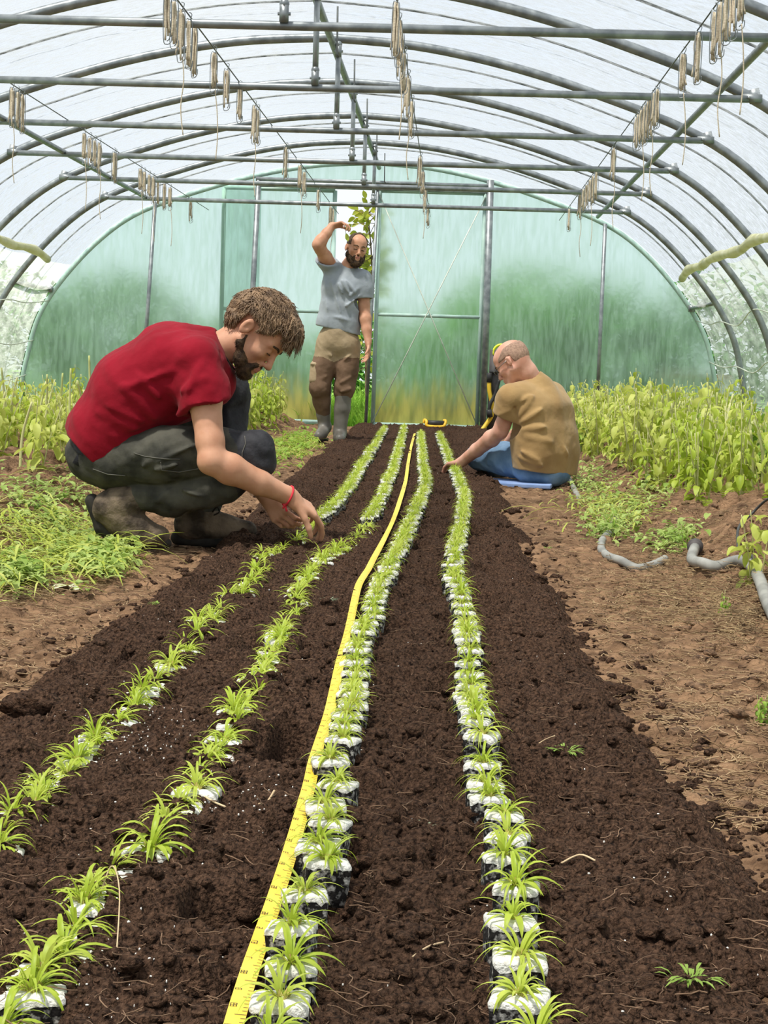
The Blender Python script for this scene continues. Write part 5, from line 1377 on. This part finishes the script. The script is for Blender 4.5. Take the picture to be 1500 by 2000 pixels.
for a, e_ in ((shl, ell_), (shr, elr)):
    a = Vector(a); d = Vector(e_) - a; S.chain([a - ldir * .02 * (1 if a is shl else -1), a + d * .3, a + d * .66], [.088, .085, .090], .035)
    c = a + d * .56; n = d.normalized()
    S.intersect(lambda x, y, z, c=c, n=n: np.where((x - c.x) ** 2 + (y - c.y) ** 2 + (z - c.z) ** 2 < .135 ** 2, (x - c.x) * n.x + (y - c.y) * n.y + (z - c.z) * n.z, -1.0))
S.cut(K(1034, 733, .0), Vector((-.42, .15, .9))); S.cut(K(1064, 921), Vector((-.10, 0, -1)), .003)
S.wrinkle(folds([(K(1010, 830, -.22), K(1075, 790, -.22), .011, .013), (K(1008, 822, -.22), K(1050, 760, -.2), .011, .013), (K(1012, 840, -.22), K(1095, 830, -.22), .012, .012), (K(1005, 875, -.22), K(1060, 905, -.24), .011, .014), (K(1005, 890, -.2), K(1080, 918, -.24), .010, .011), (K(1020, 850, -.22), K(1110, 870, -.2), .014, .008), (K(1015, 790, -.24), K(1040, 765, -.2), .010, .008), (K(995, 770, -.2), K(1012, 825, -.22), .010, -.012), (K(970, 812, -.2), K(1000, 800, -.22), .009, .007), (K(1120, 905, -.1), K(1100, 860, -.16), .012, .010)]))
S.wrinkle(ripple(8, .006, 41)); S.wrinkle(ripple(20, .002, 42))
A = Sculpt(lo, hi, V); arm(A, shl.lerp(ell_, .15), ell_, wrl, .052, .047, .032); A.chain([neck, K(1028, 728, .0), H2(-.03, 0, -.03)], [.055, .066, .062], .01); S.carve(A, .007)
me = S.mesh('shirt'); me.materials.append(M_tan); linkw('t_shirt', me, man)
T = Sculpt(lo, hi, V)
T.ell(K(1064, 926), (.15, .15, .075), None, .03); T.ell(K(1052, 927, -.05), (.13, .11, .075), None, .04)
T.chain([hl, K(985, 896, .14), kl], [.105, .098, .075], .03); T.chain([kl, K(955, 912, .45), al], [.075, .066, .052], .03)
T.chain([hr, kr, ar], [.10, .075, .055], .03)
T.wrinkle(folds([(K(960, 880, .1), K(952, 912, .12), .010, .010), (K(978, 880, .05), K(970, 920, .06), .010, .011), (K(995, 885, .0), K(985, 928, .02), .011, .011), (K(1010, 900, -.08), K(1000, 935, -.08), .011, .010), (K(940, 885, .2), K(938, 905, .2), .009, .008)])); T.wrinkle(ripple(13, .009, 51))
T.cut((0, 0, -.030), (0, 0, -1))
me = T.mesh('jeans'); me.materials.append(M_jeans); linkw('jeans', me, man)
S = Sculpt(lo, hi, V); S.chain([al, Vector(al) + Vector((-.03, .12, .0))], [.050, .045], .02); S.chain([ar, Vector(ar) + Vector((-.05, .10, .0))], [.050, .045], .02); m = S.mesh('shoes'); m.materials.append(M_sole); linkw('shoes', m, man)
# blue kneeling mat under him
a = K(965, 934, -.12); b2 = K(1040, 944, -.20); b = MB(); cz = -.035
c = Vector(((a.x + b2.x) / 2 + .06, Y2 - .02, 0)); z0 = max(hf(c.x + dx, c.y + dy) for dx in (-.15, 0, .15) for dy in (-.15, 0, .1))
b.box((c.x - .02, c.y - .02, z0 + .006), (.20, .19, .014), Matrix.Rotation(-.12, 3, 'Z')); o = b.build('kneeling_mat', M_mat, smooth=False)
bv = o.modifiers.new('soft', 'BEVEL'); bv.width = .008; bv.segments = 3; tag(o, 'blue foam mat under the seated man', 'mat')

# ================================================================== the standing man in the grey shirt
Y3 = 14.35
def M(u, v, dy=0.0): return P(u, v, Y3 + dy)
c = M(645, 855); man = empty('person', (c.x, c.y, -0.02), 'bearded man in grey t-shirt and rubber boots standing before the doorway with raised arm', 'person')
H3 = Frame(M(696, 487, -.02), (.30, -.94, -.10), (.16, 0, 1), 1.06)
lo = M(590, 875); hi = M(735, 415); lo = (lo.x - .08, Y3 - .42, -.10); hi = (hi.x + .1, Y3 + .35, hi.z + .1)
V = .0068
B = Sculpt(lo, hi, V); head_volumes(B, H3)
neck = M(681, 520, .0); B.chain([neck, H3(-.025, 0, -.05)], [.062, .056], .03); B.chain([M(660, 670), M(664, 610), M(672, 565), neck], [.095, .085, .085, .055], .03)
shr = M(643, 515, -.03); elr = M(621, 478, -.20); wrr = M(649, 441, -.14); shl = M(708, 545, .0); ell_ = M(712, 610, -.02); wrl = M(719, 668, -.10)
arm(B, shr, elr, wrr, .057, .048, .031); arm(B, shl, ell_, wrl, .055, .048, .030)
w_ = Vector(wrr); hand(B, wrr, Vector((.92, -.15, .22)), Vector((.15, -.25, -.95)), (.75, .85, .95, 1.0), 1, 1.05, .03, (.35, .5)); hand(B, wrl, Vector((.02, -.12, -1)), Vector((-.85, -.3, .05)), (.35, .45, .5, .55), -1, 1.05, .04)
hr, kr, ar = M(641, 680), M(625, 757, -.05), M(634, 826, .03); hl, kl, al = M(680, 684), M(673, 758, -.03), M(664, 842, -.06)
for a, b_, c_ in ((hr, kr, ar), (hl, kl, al)): B.chain([a, b_, c_], [.08, .055, .042], .03)
me = B.mesh('man_body'); me.materials.append(M_skin); me.materials.append(M_lip); paint(me, [(1, lips_rule(H3))]); linkw('body', me, man); eyes(man, H3, M_eyew, M_iris, lash=.0034)
beard(H3, man, .026, 1.10, 9, 1.03, 2500, .014, .0014)
cap_hair(H3, .006, lambda a, b, c: np.maximum(np.where(a > -.03, .030, -.055) - c, a - .052 + .42 * np.maximum(c - .06, 0)), M_beard, man, 8, 1.0, .003)
S = Sculpt(lo, hi, V)
S.chain([M(660, 655), M(661, 630), M(665, 600), M(672, 560), M(680, 528)], [.125, .120, .115, .120, .075], .04)
for s_ in (-1, 1):
    S.chain([M(660 + s_ * 19, 655), M(661 + s_ * 18, 630), M(666 + s_ * 17, 600), M(673 + s_ * 21, 562), M(676 + s_ * 27, 535 + s_ * 8)], [.108, .102, .098, .098, .068], .045)
for a, e_, ln in ((shr, elr, .62), (shl, ell_, .60)):
    a = Vector(a); d = Vector(e_) - a; S.chain([a, a + d * .3, a + d * (ln + .12)], [.082, .080, .082], .035); c = a + d * ln; n = d.normalized()
    S.intersect(lambda x, y, z, c=c, n=n: np.where((x - c.x) ** 2 + (y - c.y) ** 2 + (z - c.z) ** 2 < .12 ** 2, (x - c.x) * n.x + (y - c.y) * n.y + (z - c.z) * n.z, -1.0))
nn = (M(689, 495) - M(680, 525)).normalized(); S.cut(M(683, 519, -.03), (nn + Vector((0, -.6, 0)))); S.cut(M(660, 645), Vector((-.20, 0, -1)), .003)
S.wrinkle(folds([(M(648, 520, -.14), M(690, 630, -.15), .012, .014), (M(655, 525, -.14), M(703, 610, -.14), .011, .015), (M(665, 530, -.14), M(706, 590, -.13), .011, .013), (M(640, 525, -.12), M(672, 635, -.15), .013, .012), (M(632, 540, -.1), M(640, 630, -.14), .013, .010), (M(704, 560, -.1), M(672, 588, -.15), .010, .010), (M(706, 575, -.1), M(668, 604, -.15), .010, .010), (M(640, 615, -.14), M(700, 630, -.14), .012, .008)]))
S.wrinkle(ripple(8, .006, 61))
A = Sculpt(lo, hi, V); arm(A, shr.lerp(elr, .2), elr, wrr, .057, .048, .031); arm(A, shl.lerp(ell_, .2), ell_, wrl, .055, .048, .030); A.chain([neck, H3(-.025, 0, -.05)], [.054, .056], .01); S.carve(A, .008); me = S.mesh('shirt'); me.materials.append(M_greyt); linkw('t_shirt', me, man)
T = Sculpt(lo, hi, V)
T.chain([M(661, 652), M(661, 675)], [.135, .13], .04); T.ell(M(645, 668), (.11, .125, .12), None, .04); T.ell(M(678, 671), (.11, .125, .12), None, .04)
T.chain([hr, M(632, 718, -.03), kr, M(628, 785, -.01), M(631, 808, .01)], [.108, .100, .088, .072, .060], .03); T.chain([hl, M(678, 720, -.02), kl, M(671, 768, -.03)], [.105, .098, .088, .078], .03)
T.wrinkle(folds([(M(640, 690, -.12), M(660, 705, -.13), .010, .010), (M(690, 690, -.12), M(665, 708, -.13), .010, .010), (M(612, 745, -.1), M(640, 735, -.14), .010, .012), (M(615, 775, -.1), M(640, 760, -.14), .010, .012), (M(660, 750, -.13), M(690, 735, -.12), .010, .012), (M(660, 768, -.13), M(690, 758, -.12), .010, .014), (M(655, 700, -.14), M(654, 730, -.1), .008, -.012)])); T.wrinkle(ripple(12, .008, 71))
me = T.mesh('trousers'); me.materials.append(M_khaki); me.materials.append(M_brownpatch)
zt = M(655, 697).z; xc = M(654, 700).x
paint(me, [(1, lambda x, y, z: z < zt - .045 * np.clip(1 - np.abs(x - xc) / .10, 0, 1))])
linkw('trousers', me, man)
b = Sculpt(lo, hi, V); b.chain([M(614, 712, -.06), M(612, 742, -.075)], [.034, .037], .01); b.chain([M(619, 712, -.085), M(617, 742, -.10)], [.030, .033], .01); b.ell(M(616, 711, -.075), (.044, .044, .016), None, .008); m = b.mesh('cargo_pocket'); m.materials.append(M_khaki); linkw('cargo_pocket', m, man)
for shaft, rs, foot, fr, nm in (([M(629, 790, .0), M(631, 810, .01), M(634, 828, .02)], [.060, .056, .054], [M(635, 834, .02), M(628, 845, -.08), M(623, 849, -.15)], [.052, .046, .042], 'r'), ([M(671, 766, -.03), M(668, 800, -.045), M(664, 842, -.06)], [.074, .066, .056], [M(664, 848, -.05), M(663, 855, -.14), M(664, 857, -.22)], [.052, .047, .043], 'l')):
    gz = max(hf(foot[1].x, foot[1].y), hb(foot[1].x, foot[1].y)) + .050 - foot[2].z
    foot = [q + Vector((0, 0, gz)) for q in foot]; shaft[2] = shaft[2] + Vector((0, 0, gz))
    S = Sculpt(lo, hi, V); S.chain(shaft, rs, .02); S.chain(foot, fr, .03); S.cut((0, 0, foot[2].z - .036), (0, 0, -1)); S.wrinkle(ripple(9, .004, 81)); m = S.mesh('rubber_boot'); m.materials.append(M_wellie); o = linkw('rubber_boot', m, man)
    S = Sculpt(lo, hi, V); z = foot[2].z - .036; S.chain([Vector((q.x, q.y, z + .004)) for q in foot], [.036, .034, .030], .01); S.cut((0, 0, z + .014), (0, 0, 1)); S.cut((0, 0, z - .012), (0, 0, -1)); m = S.mesh('sole'); m.materials.append(M_sole); link('sole', m, o)
b = MB(); p = M(675, 448, -.16); b.tube(spline([p + Vector((0, 0, .03)), p, p + Vector((.004, 0, -.04))], 3), .002, 5); b.leaf(p + Vector((.004, 0, -.03)), (.3, -.3, -.9), (0, 1, 0), .075, .035, .2, .2, 5); b.leaf(p, (.8, 0, -.2), (0, 0, 1), .06, .018, .4, .2, 4)
o = b.build('held_sprig', M_plant[0] if 'M_plant' in globals() else M_seam); tag(o, 'small green sprig dangling from the standing man\'s raised hand', 'sprig')
# ------------------------------------------------------------------ hoses, stand pipe, small litter
M_hose = mat('grey_hose', (0.20, 0.20, 0.185), (0.36, 0.355, 0.33), rough=0.55, scale=9, bump=0.2)
M_yhose = mat('yellow_hose', (0.80, 0.52, 0.04), (0.85, 0.58, 0.06), rough=0.4, scale=10)
M_ycap = mat('lime_yellow_cap', (0.72, 0.80, 0.05), rough=0.4)
M_post = mat('dark_plastic_post', (0.05, 0.045, 0.045), (0.09, 0.08, 0.08), rough=0.6, scale=8)
def ground_hose(px, r, dz=.0, zz=0.04):
    pts = []
    for u, v in px:
        g = G(u, v, zz); pts.append(Vector((g.x, g.y, max(hf(g.x, g.y), -0.05) + r + dz)))
    return spline(pts, 6)
h = ground_hose([(1358, 1062), (1352, 1078), (1372, 1094), (1400, 1100), (1440, 1104), (1468, 1118), (1486, 1140), (1500, 1165), (1530, 1210)], .019, .012)
o = empty('grey_hose', h[0], 'thick grey hose with a dark coupling bending along the right bank', 'hose')
b = MB(); b.tube(h, .019, 12); b.build('pipe', M_hose, o, world=True)
b = MB(); d = (h[0] - h[2]).normalized(); b.tube([h[0] - d * .03, h[0] + d * .035], [.026, .026], 14); b.tube([h[0] - d * .01, h[0] + d * .012], [.030, .030], 14); b.tube([h[0] + d * .035, h[0] + d * .05], [.022, .021], 12)
b.build('coupling', M_post, o, world=True)
b = MB(); hh = ground_hose([(1440, 1100), (1440, 1075), (1462, 1058), (1500, 1062), (1520, 1070)], .005, .06); b.tube(hh, .005, 8)
b2 = spline([h[24], h[28] + Vector((0, -.01, .03)), h[32] + Vector((0, -.02, .022)), h[34]], 5); b.tube(b2, .005, 6)
o = b.build('thin_black_tube', M_black); tag(o, 'thin black tube looped beside the grey hose at the right edge', 'tube')
h = ground_hose([(1204, 985), (1193, 1010), (1178, 1028), (1176, 1044), (1190, 1058), (1215, 1068), (1245, 1074), (1275, 1070), (1300, 1060)], .016, -.002)
b = MB(); b.tube(h, .016, 10); o = b.build('thin_hose', M_hose); tag(o, 'slimmer grey hose half buried on the right bank, nearer the seated man', 'hose')
h = ground_hose([(1112, 918), (1122, 936), (1132, 956)], .016, .0)
b = MB(); b.tube(h, .016, 10); o = b.build('hose_end', M_hose); tag(o, 'short grey hose end poking out behind the seated man', 'hose')
# stand pipe behind the seated man
y = 17.6
top = P(964, 683, y); bot = P(957, 835, y)
sp = empty('stand_pipe', (bot.x, y, -0.05), 'dark water stand post with yellow hose behind the seated man', 'stand pipe')
b = MB(); b.box(((top.x + bot.x) / 2 + .02, y, (top.z - .05) / 2), (.055, .03, (top.z + .05) / 2)); b.build('post', M_post, sp, world=True)
b = MB(); p0 = P(956, 728, y - .05); b.tube([p0, p0 + Vector((0, 0, -.10))], .028, 10); b.tube([p0 + Vector((.0, 0, .01)), p0 + Vector((.09, 0.0, .01))], .018, 8); b.build('tap', M_black, sp, world=True)
b = MB(); b.tube(spline([p0 + Vector((0, 0, -.1)), P(956, 765, y - .06), P(961, 790, y - .06), P(960, 812, y - .06), P(950, 828, y - .08), P(940, 842, y - .12)], 6), .022, 8); b.build('yellow_hose', M_yhose, sp, world=True)
b = MB(); b.tube(spline([P(975, 742, y - .08), P(967, 770, y - .09), P(958, 788, y - .1), P(955, 800, y - .1)], 5), .018, 8); b.tube([P(955, 800, y - .1), P(957, 815, y - .1)], .03, 8); b.build('spray_lance', M_black, sp, world=True)
b = MB(); c = P(980, 678, y - .02); b.tube([c + Vector((.085 * math.cos(a), 0, .085 * math.sin(a) - .06)) for a in np.linspace(-.3, PI + .3, 16)], .014, 8); b.build('yellow_handle', M_ycap, sp, world=True)
# little weeds and litter on the bed and paths
M_moss = mat('small_weed', (0.20, 0.32, 0.05), (0.32, 0.45, 0.10), rough=0.7, scale=30, trans=0.3)
M_greyweed = mat('grey_green_weed', (0.20, 0.27, 0.17), (0.36, 0.42, 0.28), rough=0.8, scale=30, trans=0.2)
for i, (u, v, s, m, lab) in enumerate(((1102, 1497, .022, M_moss, 'small green weed tuft on the dark soil right of the rightmost row'), (826, 1636, .020, M_greyweed, 'grey-green weed tuft between the two right rows'), (1345, 1955, .024, M_moss, 'feathery green weed at the lower right of the bed'),
                                       (640, 1196, .018, M_greyweed, 'small grey-green weed left of the tape'), (310, 1195, .02, M_moss, 'small weed on the left part of the bed'), (1070, 1055, .02, M_moss, 'small yellow-green weed on the right path'))):
    g = G(u, v); z = max(hb(g.x, g.y), hf(g.x, g.y)); b = MB(); r2 = random.Random(i)
    for j in range(34):
        a = r2.uniform(0, 6.28); q = Vector((g.x + math.cos(a) * s * r2.random(), g.y + math.sin(a) * s * r2.random(), z))
        b.leaf(q, (math.cos(a), math.sin(a), r2.uniform(.1, .9)), (0, 0, 1), s * r2.uniform(.5, 1.1), s * .16, .8, .2, 3)
    tag(b.build('weed_tuft', m), lab, 'weed')
M_deadleaf = mat('pale_dead_leaf', (0.55, 0.58, 0.40), (0.70, 0.70, 0.52), rough=0.7, scale=20)
g = G(128, 1140); b = MB(); b.leaf((g.x - .05, g.y, hf(g.x, g.y) + .015), (1, .2, .1), (0, 0, 1), .11, .075, .3, .3, 6, wave=.08); tag(b.build('dead_leaf', M_deadleaf), 'pale fallen leaf lying on the left path', 'leaf')
g = G(100, 1133); b = MB(); b.leaf((g.x, g.y, hf(g.x, g.y) + .01), (-1, .1, .5), (0, 0, 1), .07, .05, .4, .3, 5); tag(b.build('yellow_leaf', M_yleaf), 'yellow leaf lying beside the pale fallen leaf', 'leaf')
M_paleroot = mat('pale_stem', (0.50, 0.36, 0.22), (0.62, 0.48, 0.30), rough=0.8, scale=20)
for i, (px, r, lab) in enumerate(((((372, 1555), (405, 1582), (440, 1596)), .0016, 'thin pale bare stem on the soil beside the left rows'), (((185, 1785), (215, 1772), (232, 1800), (228, 1870)), 0.0009, 'thin pale root arching over the lower left soil'), (((505, 1612), (520, 1595), (535, 1588)), .0018, 'short pale stem left of the tape'),
                               (((1028, 1465), (1060, 1462), (1082, 1472)), .0012, 'thin straw stalk right of the rightmost row'), (((1095, 1720), (1130, 1716), (1160, 1730)), .0014, 'pale twig at the right of the rightmost row'), (((805, 1905), (835, 1888), (865, 1878)), .0013, 'thin straw stalk on the soil between the right rows, near the front'))):
    pts = []
    for j, (u, v) in enumerate(px):
        g = G(u, v); pts.append((g.x, g.y, hb(g.x, g.y) + .008 + (.02 if 0 < j < len(px) - 1 and i == 1 else 0)))
    b = MB(); b.tube(spline(pts, 5), r, 6); tag(b.build('loose_stem', M_paleroot), lab, 'stem')
